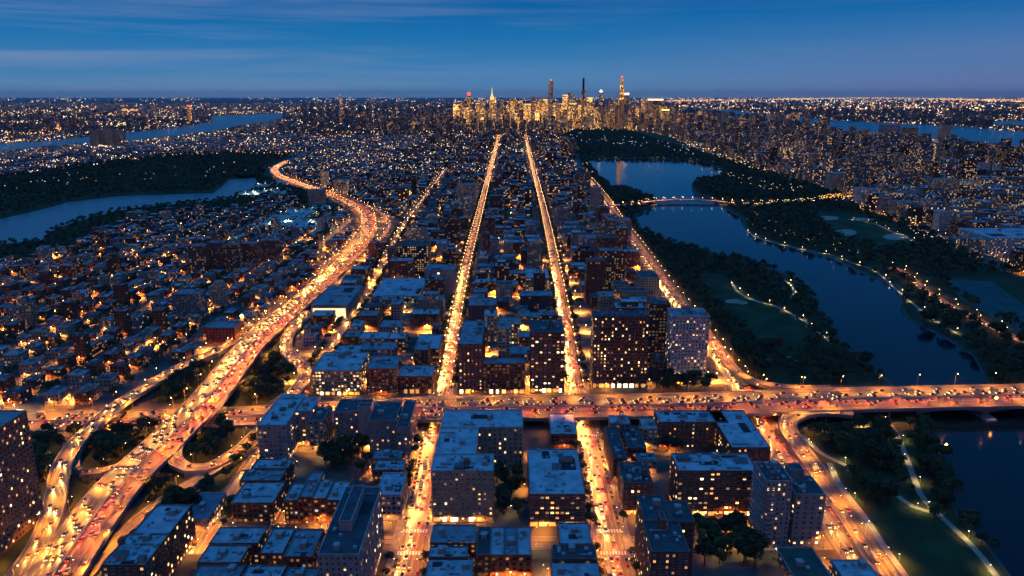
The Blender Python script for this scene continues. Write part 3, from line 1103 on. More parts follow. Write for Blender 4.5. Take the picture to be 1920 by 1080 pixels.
def clutter(root, x0, x1, y0, y1, z, n=3, tank=False, bulk=True, small=True):
    """roof things that belong to the building, each a part"""
    w, d = x1 - x0, y1 - y0
    if w < 7 or d < 7:
        return
    if bulk:
        a, c = U(x0 + 2, x1 - 5.5), U(y0 + 2, y1 - 5.5)
        b = MB()
        b.box(0, U(3, 4.5), 0, U(3, 4.5), 0, U(2.6, 3.4), (.30, .26, .23, 0), 0, 1, (.4, .42, .45, 0))
        b.build('roof_bulkhead', ['plain', 'roof'], root, (a, c, z))
    if n >= 4:
        for _ in range(2):
            a, c = U(3, min(9, w * .35)), U(2.5, min(6, d * .3))
            b = MB()
            b.box(0, a, 0, c, 0, U(1.8, 3.6), random.choice([(.18, .13, .11, 0), (.24, .23, .24, 0), (.3, .26, .23, 0)]), 0, 1, (.14, .15, .17, 0))
            b.build('roof_bulkhead', ['plain', 'roof'], root, (U(x0 + 1, x1 - a - 1), U(y0 + 1, y1 - c - 1), z))
    if tank:
        b = MB()
        for sx, sy in ((-1, -1), (1, -1), (1, 1), (-1, 1)):
            b.rod((sx * 1.3, sy * 1.3, 0), (sx * 1.3, sy * 1.3, 3.2), .14)
        b.cyl(0, 0, 3.1, 6.4, 1.9, 1.85, 12, 1)
        b.cyl(0, 0, 6.4, 7.6, 2.0, .05, 12, 1)
        b.build('water_tank', ['dark', 'wood'], root, (U(x0 + 3, x1 - 3), U(y0 + 3, y1 - 3), z))
    if n >= 3:
        for _ in range(n // 2):
            b = MB()
            L_ = U(3, min(w, d) * .5)
            b.box(0, L_, 0, .7, .25, .85, (.26, .27, .29, 0), 0)
            b.build('duct', ['plain'], root, (U(x0 + 1, max(x0 + 1.2, x1 - L_ - 1)), U(y0 + 1, y1 - 2), z))
        for _ in range(n // 3):
            b = MB()
            a, c = U(2.5, w * .35), U(2.5, d * .3)
            b.face([(0, 0, .05), (a, 0, .05), (a, c, .05), (0, c, .05)], None, (.035, .036, .04, 0))
            b.build('tar_patch', ['plain'], root, (U(x0 + 1, x1 - a - .6), U(y0 + 1, y1 - c - .6), z))
    for _ in range(2 * n if small else 0):
        b = MB()
        s_ = U(1.0, 2.2)
        b.box(0, s_, 0, s_ * U(.8, 1.4), .3, U(1.1, 1.8), (.35, .36, .38, 0), 0)
        b.rod((.2, .2, 0), (.2, .2, .35), .1)
        b.rod((s_ - .2, .2, 0), (s_ - .2, .2, .35), .1)
        b.build('roof_unit', ['plain'], root, (U(x0 + 1, x1 - 3), U(y0 + 1, y1 - 3), z))


FOOT = []      # footprints of named buildings, for lamps/trees


def hero(name, label, cat, rects, wall, roof=RB, lit=.28, ybase=None, h=None, windows=False, tank=0, units=4, plain=None, sx=3.4, group=None, faces='SX', wc=None):
    """rects: (xl, xr, y_front, y_back[, h]) in photograph pixels of the ROOF outline (xl, xr read at the front row); the first gives the height"""
    H_ = h if h is not None else HT(rects[0][2], ybase)
    boxes = []
    for rc in rects:
        hh = rc[4] if len(rc) > 4 else H_
        xa, ya = G(rc[0], rc[2], hh)
        xb, _ = G(rc[1], rc[2], hh)
        _, yb = G(rc[1], rc[3], hh)
        if rc[2] < 520:
            yb = min(yb, ya + max(18, .8 * (xb - xa)))
        boxes.append([xa, xb, ya, yb, hh])
    cx_, cy_ = sum(b[0] + b[1] for b in boxes) / 2 / len(boxes), sum(b[2] + b[3] for b in boxes) / 2 / len(boxes)
    root = thing(name, label, cat, (cx_, cy_, 0), 0, group)
    runs = []
    for i, (x0, x1, y0, y1, hh) in enumerate(boxes):
        mark(x0 - 3, x1 + 3, y0 - 3, y1 + 3)
        FOOT.append((x0, x1, y0, y1, hh))
        e = .004 * i
        x0, x1, y0, y1 = x0 - cx_ + e, x1 - cx_ - e, y0 - cy_ + e, y1 - cy_ - e
        wm = 'plain' if (windows or plain) else 'facade'
        b = MB()
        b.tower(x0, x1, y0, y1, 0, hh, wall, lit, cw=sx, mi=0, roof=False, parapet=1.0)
        b.build('wall' if len(boxes) == 1 else 'wing_wall', [wm, wm, 'plain'], root)
        b = MB()
        b.face([(x0 + .3, y0 + .3, hh + .02), (x1 - .3, y0 + .3, hh + .02), (x1 - .3, y1 - .3, hh + .02), (x0 + .3, y1 - .3, hh + .02)], None, (*roof, 0))
        b.build('roof', ['roof'], root)
        clutter(root, x0, x1, y0, y1, hh, units if i == 0 else max(1, units // 2), tank > i, True)
        runs.append((x0, y0, x1, y0, .6, hh))
        if cx_ > 60:
            runs.append((x0, y1, x0, y0, .6, hh))
        elif cx_ < -60:
            runs.append((x1, y0, x1, y1, .6, hh))
    if windows:
        ww, wh = random.choice(((1.1, 1.6), (1.5, 1.5), (1.9, 1.35), (1.2, 1.35)))
        add_windows(root, runs, sx=sx, lit=lit * .7, w=ww, h=wh)
    root['_'] = 0
    del root['_']
    return root, [(b[0] - cx_, b[1] - cx_, b[2] - cy_, b[3] - cy_, b[4]) for b in boxes]


def storefront(root, x0, x1, y, z0=.3, z1=3.6, mat='shop', name='shopfront', n=None):
    n = n or max(1, int((x1 - x0) / 5))
    for i in range(n):
        if R() < .22:
            continue
        a, c = x0 + (x1 - x0) * (i + U(.08, .2)) / n, x0 + (x1 - x0) * (i + U(.6, .92)) / n
        b = MB()
        b.box(a, c, y - .12, y - .02, z0, z1, mi=0, bottom=True)
        b.box(a - .2, c + .2, y - 1.1, y - .02, z1 + .05, z1 + .25, mi=1, bottom=True)
        b.build(name, [random.choice((mat, 'shop2', 'w3', 'shop2')), random.choice(('dark', CARM[3], 'metal'))], root)


# --- foreground, in front of the elevated highway
hA, bA = hero('apartment_building', 'large tan u shaped apartment block with blue roof right of the left avenue', 'apartment building',
              [(808, 925, 885, 853), (815, 893, 852.9, 803.1), (826, 981, 803, 770)], TAN, RB, .25, 978, windows=True, tank=1, units=6)
storefront(hA, bA[0][0], bA[0][1], bA[0][2])
hB, bB = hero('school_building', 'low red brick block with rows of lit windows and wide silver roof', 'school', [(993, 1098, 929, 843)], BRICK, RB, .45, 987, windows=True, units=7, sx=3.0)
storefront(hB, bB[0][0], bB[0][1], bB[0][2])
hero('brick_block', 'small dark brick block just under the elevated highway behind the brick school', 'apartment building', [(1033, 1083, 816, 777)], DKBRICK, RB, .12, 842, units=3)
row_h = 15
for i, (rc, rf, wl) in enumerate([((796, 885, 1092, 1049), RB, BRICK), ((803, 876, 1047, 1026), RB, DKBRICK), ((806, 892, 1020, 986), RM, BRICK)]):
    hero('corner_row_house', ['front-most flat roofed house at bottom corner of the left avenue', 'middle flat roofed house in the bottom corner group by the left avenue',
         'back house of the bottom corner group facing the bright cross street'][i], 'row house', [rc], wl, rf, .3, h=13 + i, units=3)
for i, (a, c, rf) in enumerate([(893, 918.6, RD), (919, 944.6, RB), (945, 970, RM), (970.4, 997, RB)]):
    hero('row_house', ['black roofed row house beside the bottom corner group', 'silver roofed row house second from left in the bottom centre terrace',
                       'worn grey roofed row house third from left in the bottom centre terrace', 'silver roofed end house of the bottom centre terrace beside the alley'][i],
         'row house', [(a, c, 1043, 990)], BRICK, rf, .35, h=13 + (i % 2), units=1, group='bottom centre terrace')
for i, (rc, rf, hh) in enumerate([((1050, 1110, 1022, 982), RB, 13), ((1037, 1120, 1050, 1024), RD, 15), ((1036, 1128, 1092, 1052), RB, 13)]):
    hero('flat_roof_house', ['back house of the bottom group left of the right avenue', 'dark roofed middle house of the bottom group left of the right avenue',
                             'front house of the bottom group left of the right avenue'][i], 'row house', [rc], DKBRICK, rf, .25, h=hh, units=3)
hG, bG = hero('slab_tower', 'tall mauve slab tower with dark roof and long rooftop penthouse at bottom left', 'tower', [(595, 673, 1042, 914)], MAUVE, RD, .22, h=38, windows=True, units=3, sx=2.9)
x0, x1, y0, y1, hh = bG[0]
b = MB()
b.tower(x0 + 6, x1 - 8, y0 + 22, y1 - 8, hh, hh + 5.5, MAUVE, .0, rcol=RD, parapet=.6)
b.build('penthouse', ['plain', 'roof', 'plain'], hG)
hH, bH = hero('courtyard_tower', 'grey apartment tower with blank end wall left of the shaded courtyard', 'tower', [(482, 536, 799, 740), (551, 584, 772, 746)], MAUVE, RB, .3, 866, windows=True, units=4)
hero('wing_block', 'low dark linking wing between courtyard tower and staircase tower', 'apartment building', [(578, 606, 790, 765)], GREY, RD, .3, 845, units=1)
h2, b2 = hero('staircase_tower', 'dark roofed grey apartment block with projecting stair towers behind the courtyard', 'apartment building',
              [(626, 690, 774, 750), (690.5, 742, 790, 755), (742.5, 766, 803, 752)], GREY, RD, .32, 838, windows=True, units=3)
b = MB()
b.tower(b2[0][1] - 6, b2[0][1] + 4, b2[0][2] - 8, b2[0][2] - .05, 0, b2[0][4] + 8, MAUVE, 0, rcol=RD, parapet=.5)
b.build('stair_tower', ['plain', 'roof', 'plain'], h2)
for i, (rc, rf, wl, hh) in enumerate([((433, 512, 945, 905), RB, BRICK, 13), ((450, 525, 903, 882), RM, DKBRICK, 14), ((472, 540, 880, 862), RB, DKBRICK, 13), ((697, 752, 862, 845), RM, BRICK, 14),
                                      ((700, 757, 883, 864), RB, BRICK, 14), ((704, 752, 930, 888), RB, MAUVE, 17)]):
    hero('flat_roof_house', ['silver roofed brick house at the narrow avenue below the courtyard tower', 'worn grey roofed house behind the silver roofed corner house',
                             'low house tucked under the blank courtyard tower', 'low house below the staircase block facing the left avenue',
                             'second low house below the staircase block beside the left avenue', 'mauve corner house right behind the bottom slab tower'][i],
         'row house', [rc], wl, rf, .35, h=hh, units=3)
for i, (a, c, yf, yb, rf) in enumerate([(532, 558, 940, 908, RB), (558.5, 585, 934, 886, RM), (585.5, 611, 936, 902, RB), (611.5, 643, 940, 904, RB)]):
    hero('row_house', ['left end house of the lit brick terrace below the courtyard', 'tallest house with deep roof in the lit terrace below the courtyard',
                       'third house of the lit brick terrace below the courtyard', 'right end house of the lit brick terrace next to the slab tower'][i],
         'row house', [(a, c, yf, yb)], BRICK, rf, .55, h=16, units=1, group='lit brick terrace below the courtyard')
for i, (rc, rf, wl, hh) in enumerate([((392, 484, 1021, 990), RB, DKBRICK, 12), ((369, 450, 1057, 1024), RB, BRICK, 12), ((487, 530, 1040, 992), RB, DKBRICK, 13), ((531, 585, 1046, 994), RM, DKBRICK, 13),
                                      ((350, 440, 1100, 1062), RM, DKBRICK, 11), ((445, 520, 1100, 1062), RB, DKBRICK, 10), ((525, 588, 1100, 1066), RM, DKBRICK, 11)]):
    hero('flat_roof_house', ['wide silver roofed house on the first row left of the slab tower', 'silver roofed corner house by the bottom left street', 'narrow silver roofed house left of the slab tower',
                             'worn roofed house touching the slab tower foot', 'low dark house at the bottom edge by the narrow avenue', 'low silver roofed house cut by the bottom edge',
                             'low worn roofed house at the bottom edge beside the slab tower'][i], 'row house', [rc], wl, rf, .3, h=hh, units=3)
hL, bL = hero('brick_apartments', 'long dark brick apartment house with cluttered blue roof beside the expressway', 'apartment building', [(190, 272, 1062, 1003), (247, 318, 1002.8, 948)], DKBRICK, RB, .3, h=24, windows=True, units=7, tank=1)
hero('purple_hall', 'low flat purple roofed hall at the bend of the low ramp', 'shop', [(338, 388, 975, 925)], MAUVE, (.2, .19, .26), .5, h=8, units=1)
hN, bN = hero('brown_tower', 'tall brown balcony tower cut off by the left edge', 'tower', [(-180, -85, 860, 772)], (.2, .12, .09), RM, .3, h=72, windows=True, units=2, sx=3.2)
# right foreground
hO, bO = hero('corner_block', 'brick corner block with black roof right of the right avenue', 'apartment building', [(1170, 1226, 908, 868)], BRICK, RD, .35, 965, windows=True, units=6, tank=1)
storefront(hO, bO[0][0], bO[0][1], bO[0][2])
for i, (rc, rf, hh, wl) in enumerate([((1150, 1176, 862, 802), RD, 18, DKBRICK), ((1177, 1212, 842, 800), (.1, .08, .08), 13, DKBRICK), ((1145, 1182, 796, 781), RB, 18, GREY), ((1206, 1234, 806, 786), RB, 16, TAN),
                                      ((1196, 1232, 866, 852), RM, 9, GREY)]):
    hero('infill_house', ['narrow black roofed house on the right avenue behind the corner block', 'dark peaked courtyard house behind the corner block', 'pale roofed house just below the elevated highway at the right avenue',
                          'small tan house between pale roofed house and long block', 'low grey annex between corner block and wide brick block'][i], 'row house', [rc], wl, rf, .3, h=hh, units=3)
hP, bP = hero('c_shaped_block', 'c shaped brick block with teal blue roof directly under the elevated highway', 'apartment building', [(1236, 1366, 793, 771), (1372, 1445, 841, 771.2)], BRICK, RB, .3, 841, windows=True, units=6, tank=1)
hQ, bQ = hero('wide_brick_block', 'wide brick apartment block with many lit windows and blue roof right of the corner block', 'apartment building', [(1272, 1422, 885, 852)], BRICK, RB, .42, 967, windows=True, units=6, sx=3.2)
storefront(hQ, bQ[0][0], bQ[0][1], bQ[0][2])
hS, bS = hero('balcony_tower', 'balconied mauve tower, left of the twin towers by the riverside ramp', 'tower', [(1437, 1487, 904, 868)], MAUVE, RD, .3, 1032, windows=True, units=5, sx=3.0)
hS2, bS2 = hero('blank_side_tower', 'mauve tower with dark rooftop box, right of the twin towers by the riverside ramp', 'tower', [(1492, 1548, 929, 893)], MAUVE, RD, .25, 1024, windows=True, units=3, sx=3.6)
x0, x1, y0, y1, hh = bS2[0]
b = MB()
b.tower(x0 + 1, x1 - 8, y1 - 9, y1 - 1, hh, hh + 9, GREY, 0, rcol=RD, parapet=.5)
b.build('penthouse', ['plain', 'roof', 'plain'], hS2)
x0, x1, y0, y1, hh = bS[0]
for fl in range(3, int(hh / 3.1)):       # the stacked balconies of the left twin
    b = MB()
    z = fl * 3.1
    b.box(x0 + 1, x0 + 6, y0 - 1.5, y0 - .02, z, z + .2, (.4, .38, .4, 0), bottom=True)
    b.box(x0 + 1, x0 + 6, y0 - 1.5, y0 - 1.4, z + .2, z + 1.1, (.4, .38, .4, 0))
    b.build('balcony', ['plain'], hS)
    b = MB()
    b.box(x0 - 1.4, x0 - .02, y0 + 2, y1 - 2, z, z + .2, (.4, .38, .4, 0), bottom=True)
    b.box(x0 - 1.4, x0 - 1.3, y0 + 2, y1 - 2, z + .2, z + 1.1, (.4, .38, .4, 0))
    b.build('balcony', ['plain'], hS)
hero('garage_block', 'low garage with dark green roof at the foot of the twin towers', 'garage', [(1494, 1566, 1095, 1028)], GREY, (.05, .09, .07), .1, h=6, units=1)
hero('riverside_house', 'low house with blue roof at bottom edge beside the riverside ramp', 'row house', [(1590, 1660, 1100, 1052)], GREY, RB, .2, h=11, units=2)
hT, bT = hero('brick_tower', 'brick tower with black roof and penthouse at bottom right of the right avenue', 'tower', [(1222, 1294, 1037, 978), (1209, 1259, 977.8, 930), (1262, 1303, 981, 941)], DKBRICK, RD, .28, h=40, windows=True,
              units=3, sx=3.1)
x0, x1, y0, y1, hh = bT[0]
b = MB()
b.tower(x0 + 8, x1 - 8, y1 - 9, y1 - .5, hh, hh + 6, BRICK, 0, rcol=RD, parapet=.5)
b.build('penthouse', ['plain', 'roof', 'plain'], hT)
# --- behind the elevated highway
hV, bV = hero('grid_front_block', 'tan block with lit grid facade at the winding ramp above the cross highway', 'apartment building', [(584, 673, 696, 662)], TAN, RB, .65, 741, windows=True, units=6, sx=2.7)
storefront(hV, bV[0][0], bV[0][1], bV[0][2])
hW, bW = hero('brick_mid_block', 'dark roofed brick block between grid front block and low brick corner', 'apartment building', [(686, 743, 693, 668)], BRICK, RM, .5, 741, units=3)
hX, bX = hero('brick_corner_block', 'low brick block with bright shopfront at the left avenue above the highway', 'apartment building', [(744, 811, 707, 686)], BRICK, RB, .3, 738, units=3)
storefront(hX, bX[0][0], bX[0][1], bX[0][2], z1=4.5)
hero('brick_block', 'plain brick block behind the low brick corner with shopfront', 'apartment building', [(776, 823, 655, 628)], BRICK, RB, .2, 685, units=2)
hY, bY = hero('blank_wall_tower', 'plain mauve tower with one column of bright stair windows left of the left avenue', 'tower', [(796, 852, 507, 496)], MAUVE, RM, .02, 560, plain=True, units=3)
x0, x1, y0, y1, hh = bY[0]
for j in range(8):
    link('window', win_mesh(2.6, 1.8, 'w3'), hY, ((x0 + x1) / 2 - 1.5, y0, 9 + j * 3.6))
hero('white_roof_warehouse', 'low flat warehouse with big blue roof left of the plain mauve tower', 'warehouse', [(697, 786, 556, 522)], BEIGE, RB, .5, h=9, units=5)
hAA, bAA = hero('lit_depot', 'large depot with floodlit yellow front beside the expressway', 'warehouse', [(583, 652, 573, 536)], GREY, RM, .1, 598, units=4, plain=True)
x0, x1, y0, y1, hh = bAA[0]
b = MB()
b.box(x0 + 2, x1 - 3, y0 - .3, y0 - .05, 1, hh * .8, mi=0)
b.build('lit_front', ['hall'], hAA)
hero('dark_office_block', 'dark office slab with lit horizontal window bands right of the expressway bend', 'office', [(741, 803, 462, 446)], (.08, .06, .05), RD, .5, 517, units=2)
hero('brown_office_block', 'brown slab with blank side wall beside the dark office slab', 'office', [(726, 742, 466, 446)], (.2, .12, .1), RD, .1, 520, units=1)
hD, bD = hero('avenue_corner_tower', 'brick corner tower on the right side of the left avenue above the highway', 'tower', [(859, 904, 647, 602)], DKBRICK, RM, .35, 738, windows=True, units=4)
hD2, bD2 = hero('low_link_block', 'low brick block with blue roof linking the two brick corner towers', 'apartment building', [(905, 985, 683, 672)], DKBRICK, RM, .4, 738, units=2)
hD3, bD3 = hero('right_corner_tower', 'dark brick tower beside the right avenue above the highway', 'tower', [(995, 1059, 625, 601)], DKBRICK, RD, .4, 736, windows=True, units=5, tank=1)
for h_, b_ in ((hD, bD), (hD2, bD2), (hD3, bD3)):
    storefront(h_, b_[0][0], b_[0][1], b_[0][2], z1=4.2)
hE, bE = hero('wide_brick_tower', 'widest dark brick tower right of the right avenue above the highway', 'tower', [(1114, 1218, 595, 583)], DKBRICK, RD, .4, 727, windows=True, units=6, sx=3.1)
storefront(hE, bE[0][0], bE[0][1], bE[0][2], z1=4.2)
hero('rear_brick_tower', 'dark brick tower between the wide brick tower and the pale slab', 'tower', [(1218, 1257, 571, 560)], DKBRICK, RD, .4, 690, units=3)
hAG, bAG = hero('pale_slab_tower', 'pale mauve slab tower with many lit windows beside the riverside highway', 'tower', [(1262, 1331, 594, 579)], WHITE, RM, .42, 712, windows=True, units=4, sx=2.9)
hero('dark_roof_block', 'dark roofed brick block with blank front behind the left corner tower', 'apartment building', [(878, 926, 574, 560)], (.18, .11, .1), RM, .06, 622, units=3)
hero('lit_court_block', 'small block with bright lit front behind the low link block', 'apartment building', [(935, 976, 608, 596)], TAN, RM, .75, 645, units=2)
hero('mid_avenue_block', 'dark block beside the right avenue behind the right corner tower', 'apartment building', [(975, 1037, 556, 546)], (.12, .08, .09), RM, .12, 588, units=2)
hero('lit_hall_block', 'block with lit colonnade front left of the right avenue', 'apartment building', [(986, 1030, 522, 505)], TAN, RB, .5, 550, units=2)
hero('beige_block', 'plain beige block beside the bend of the riverside highway', 'apartment building', [(1201, 1237, 521, 508)], BEIGE, RD, .04, 558, units=2)
hero('grey_twin_block', 'left grey tower of the group near the riverside park', 'tower', [(1131, 1160, 405, 397)], GREY, RM, .2, 466, units=2)
hero('grey_twin_block', 'wide grey tower of the group near the riverside park', 'tower', [(1141, 1184, 414, 404)], GREY, RM, .22, 470, units=2)
hero('mauve_mid_tower', 'mauve tower standing left of the grey riverside towers', 'tower', [(1088, 1130, 447, 438)], MAUVE, RM, .25, 497, units=2)
hero('lit_mid_tower', 'square tower with evenly lit windows left of the left avenue', 'tower', [(856, 893, 347, 341)], TAN, RM, .65, 383, units=1)
hero('grey_slab', 'grey slab building standing alone among the row houses on the left', 'tower', [(322, 372, 552, 543)], GREY, RM, .25, 598, units=2)
hero('red_brick_hall', 'red brick hall with blue roof just left of the expressway', 'warehouse', [(384, 440, 616, 602)], (.3, .06, .045), RM, .04, 646, units=2)
for i, (a, c, yt, yb) in enumerate([(352, 384, 462, 512), (386, 418, 456, 508), (420, 446, 460, 510), (448, 480, 458, 502), (484, 520, 452, 494)]):
    hero('brown_housing_tower', ['first brown housing tower from the left beyond the row houses', 'second brown housing tower from the left beyond the row houses', 'middle brown housing tower beyond the row houses',
         'fourth brown housing tower from the left beyond the row houses', 'right-most brown housing tower nearest the expressway'][i], 'tower',
         [(a, c, yt, yt - 5)], (.17, .1, .085), RM, .25, yb, units=1, group='brown housing towers left of the expressway')
hero('bright_tower', 'bright tan tower beside the far expressway bend', 'tower', [(600, 613, 322, 319)], BEIGE, RM, .9, 352, units=1)
hero('bright_tower', 'wide bright low tower beside the far expressway bend', 'tower', [(626, 650, 338, 334)], TAN, RM, .8, 362, units=1)
hero('expressway_tower', 'dark tower standing in front of the far expressway bend', 'tower', [(576, 605, 357, 352)], GREY, RM, .3, 392, units=1)
hero('long_white_building', 'long white apartment slab at the right edge beyond the park', 'apartment building', [(1858, 1990, 447, 424)], WHITE, RB, .3, 480, units=5)
hero('pale_riverfront_tower', 'pale tower with ribbed side lit orange behind the park', 'tower', [(1562, 1604, 326, 318)], BEIGE, RM, .12, 364, units=1)
for i, (a, c, yt, yb, wl) in enumerate([(1614, 1650, 356, 385, WHITE), (1655, 1678, 370, 398, GREY), (1682, 1718, 380, 410, TAN), (1725, 1755, 376, 412, MAUVE), (1763, 1790, 398, 432, WHITE), (1800, 1830, 402, 440, TAN),
                                        (1755, 1800, 338, 375, TAN), (1808, 1842, 340, 366, BEIGE), (1820, 1836, 305, 335, WHITE), (1838, 1858, 306, 338, WHITE), (1872, 1892, 308, 338, WHITE), (1768, 1785, 236, 274, TAN),
                                        (1660, 1690, 235, 268, GREY), (1700, 1722, 240, 275, DKBRICK), (1355, 1364, 210, 240, BEIGE), (1630, 1646, 310, 345, MAUVE)]):
    hero('east_side_tower', ['pale block right of the orange lit tower', 'narrow grey tower next to the pale block', 'tan mid block behind the ball fields', 'mauve tower behind the ball fields', 'pale tower beside the red tail light street',
         'tan tower beside the red tail light street', 'dark fronted tan tower with lit windows in the east district', 'brightly lit tan block in the east district', 'left of three pale slabs in the east district',
         'middle of three pale slabs in the east district', 'right of three pale slabs in the east district', 'tall tower in front of the east river', 'grey tower against the east river', 'dark brick tower against the east river',
         'thin beige tower right of the skyline', 'mauve tower behind the pale block in the east district'][i], 'tower', [(a, c, yt, yt - 6)], wl, RM, .35 if i != 7 else .8, yb, units=1)
for i, (a, c, yt, yb) in enumerate([(166, 178, 246, 275), (180, 190, 243, 274), (192, 203, 242, 274), (205, 214, 243, 272), (216, 229, 245, 271)]):
    hero('far_bank_tower', ['left-most tower of the far left cluster by the river', 'second tower of the far left cluster by the river', 'centre tower of the far left cluster by the river', 'fourth tower of the far left cluster by the river',
         'right-most tower of the far left cluster by the river'][i], 'tower', [(a, c, yt, yt - 2)], GREY, RM, .4, yb, units=0, group='towers by the far left river')
# ------------------------------------------------------------------ generated city fabric
occ0 = occ.copy()


def free0(x, y):
    i, j = int((x - GX0) / GS), int((y - GY0) / GS)
    return 0 <= i < NX and 0 <= j < NY and not occ0[i, j]


LOTS = []      # kind, x0,x1,y0,y1,h,wall,roof,lit,place


def place_of(x, y):
    px, py = PX(x, y)
    if px > 1240 and y > 2000 and x > 500:
        return 'in the east district'
    xw = np.interp(y, [p[1] for p in ROADS['west_avenue'].p], [p[0] for p in ROADS['west_avenue'].p])
    xe = np.interp(y, [p[1] for p in ROADS['east_avenue'].p], [p[0] for p in ROADS['east_avenue'].p])
    ex = ROADS['expressway'].p
    xx = np.interp(y, [p[1] for p in ex[:200]], [p[0] for p in ex[:200]]) if y < 3500 else -900
    if x > xe:
        return 'right of the right avenue'
    if x > xw:
        return 'between the two avenues'
    if x > xx:
        return 'between expressway and left avenue'
    return 'left of the expressway'


WALLS = [BRICK, BRICK, DKBRICK, DKBRICK, TAN, MAUVE, GREY, BEIGE]
LITV = [.07, .12, .18, .28]


GREEN_HULL = [(1050, 247), (1300, 277), (1500, 347), (1760, 457), (1990, 552), (2200, 642), (2200, 1100), (1480, 1100), (1420, 735), (1345, 640), (1190, 455), (1095, 300)]


def lot(kind, x0, x1, y0, y1, h, walls=WALLS, roofs=(RB, RB, RM, RM, RD), lit=None):
    if blocked(x0, x1, y0, y1):
        return
    if inpoly(*PX((x0 + x1) / 2, (y0 + y1) / 2), GREEN_HULL):
        return
    if x0 > 1500 and any(is_water(*G(*(lambda p, q=q: (p[0], max(181, p[1] - q)))(PX(x0, y0)))) for q in (5, 12, 20)):
        h = min(h, U(9, 14))
    if x0 > 700 and y0 < 1950:
        h = min(h, 34)
    if x0 < -500 and y0 > 2500:
        gp = PX(x0, y0)
        h = min(h, U(4, 7) if any(is_water(*G(gp[0], max(181, gp[1] - q))) for q in (4, 8, 12, 17)) else U(9, 17))
    px, py = PX((x0 + x1) / 2, (y0 + y1) / 2, h)
    if px < -120 or px > 2040 or py > 1150:
        return
    mark(x0, x1 - 1, y0, y1 - 1)
    LOTS.append((kind, x0, x1, y0, y1, h, random.choice([w_ for w_ in walls if y0 < 1800 or w_ not in (BEIGE, WHITE)]), random.choice(roofs), lit if lit is not None else random.choice(LITV)))


# left neighbourhood: long rows of houses running away from the camera
STREETS_Y = []     # (x, y0, y1) of lit streets
STREETS_X = []
x = -318.0
while x > -2300:
    y = 560.0
    for yy in np.arange(600, 2600, 150):
        STREETS_Y.append((x - 5, yy, min(yy + 150, 2600)))
    for side, xa in ((0, x - 24.0), (1, x - 60.0)):
        y = 600.0
        while y < 3600:
            if (y - 600) % 150 > 132:
                y += 12
                continue
            w = U(9, 20)
            dep = U(11, 15)
            if R() < .93:
                h = U(8.5, 13.5) if R() < .9 else U(16, 30)
                lot('row_house' if h < 15 else 'apartment_house', xa, xa + dep, y, y + w - .3, h)
            y += w
    x -= 62
# central fabric: blocks between cross streets
by = 660.0
while by < 4900:
    wy = 62.0
    for (xa, xb) in ((-330, -205), (-175, -78), (-50, 47), (74, 330)):
        far = (by > 1600)
        if xa == -330:
            xa = -700 if by > 2200 else -262
        if xb == 330:
            xb = 420
        for (ya, yb) in ((by, by + 22), (by + 36, by + 58)):
            xx = xa
            while xx < xb - 8:
                w = U(11, 34)
                if xx + w > xb:
                    w = xb - xx
                if w > 8 and R() < .95:
                    k = R()
                    h = U(12, 19) if k < .62 else (U(20, 32) if k < .9 else U(34, 62))
                    if xx < -150 and by < 1000:
                        h = min(h, 17)
                    kind = 'row_house' if (h < 20 and w < 22) else ('apartment_house' if h < 33 else 'high_rise')
                    lot(kind, xx, xx + w - .4, ya, yb, h, walls=WALLS + [DKBRICK], lit=random.choice(LITV) + .04)
                xx += w
    STREETS_X.append((by - 7, -290, 205))
    by += wy + 14
ex_ = [p for p in ROADS['expressway'].p if p[1] < 1750]
y = 640.0
while y < 1750:
    c_ = float(np.interp(y, [p[1] for p in ex_], [p[0] for p in ex_]))
    for xx in np.arange(c_ - 70, c_ + 110, 15):
        if R() < .8:
            h = U(6, 13)
            lot('row_house', xx + U(0, 2), xx + U(11, 14), y + U(0, 2), y + U(11, 14), h)
    y += 17 if int(y) % 3 else 24
# the rest of the near city: a wider grid on both sides
for (X0, X1, Y0, Y1) in ((-2600, -250, 1500, 4900), (150, 2600, 900, 4900)):
    y = Y0
    while y < Y1:
        xx = X0
        while xx < X1:
            w, d = U(18, 38), U(16, 26)
            k = R()
            right = X0 > 0
            if right:
                h = U(16, 30) if k < .4 else (U(30, 55) if k < .8 else U(55, 95))
            else:
                h = U(10, 18) if k < .7 else (U(18, 32) if k < .93 else U(32, 55))
            lot('apartment_house' if h < 33 else 'high_rise', xx, xx + w, y, y + d, h, walls=[TAN, MAUVE, GREY, DKBRICK, BEIGE, TAN] if right else WALLS, lit=random.choice(LITV) + (.12 if right else .03))
            xx += w + (12 if R() < .25 else 1)
        y += 40 if int(y / 40) % 2 else 36


def score(l):
    cx_, cy_ = (l[1] + l[2]) / 2, (l[3] + l[4]) / 2
    D = math.hypot(cx_, cy_)
    px, py = PX(cx_, cy_, l[5])
    if px < -10 or px > 1930 or py > 1090:
        return 0
    w = abs(l[2] - l[1])
    return (w * l[5] + w * (l[4] - l[3]) * 260 / D) / D / D


CAP = {'row_house': 280, 'apartment_house': 280, 'high_rise': 130}
CATN = {'row_house': 'row house', 'apartment_house': 'apartment house', 'high_rise': 'high-rise'}
NAMED = []
rest = []
SIDEN = {RB: 'silver', RM: 'grey', RD: 'black'}


def dist_phrase(x, y):
    if y < 760:
        return 'first blocks behind the cross highway'
    n = int((y - 760) / 76)
    words = ['second', 'third', 'fourth', 'fifth', 'sixth', 'seventh', 'eighth', 'ninth', 'tenth', 'eleventh', 'twelfth']
    if n < len(words):
        return words[n] + ' block row behind the cross highway'
    return 'far back' if y < 2600 else 'near the distant skyline'


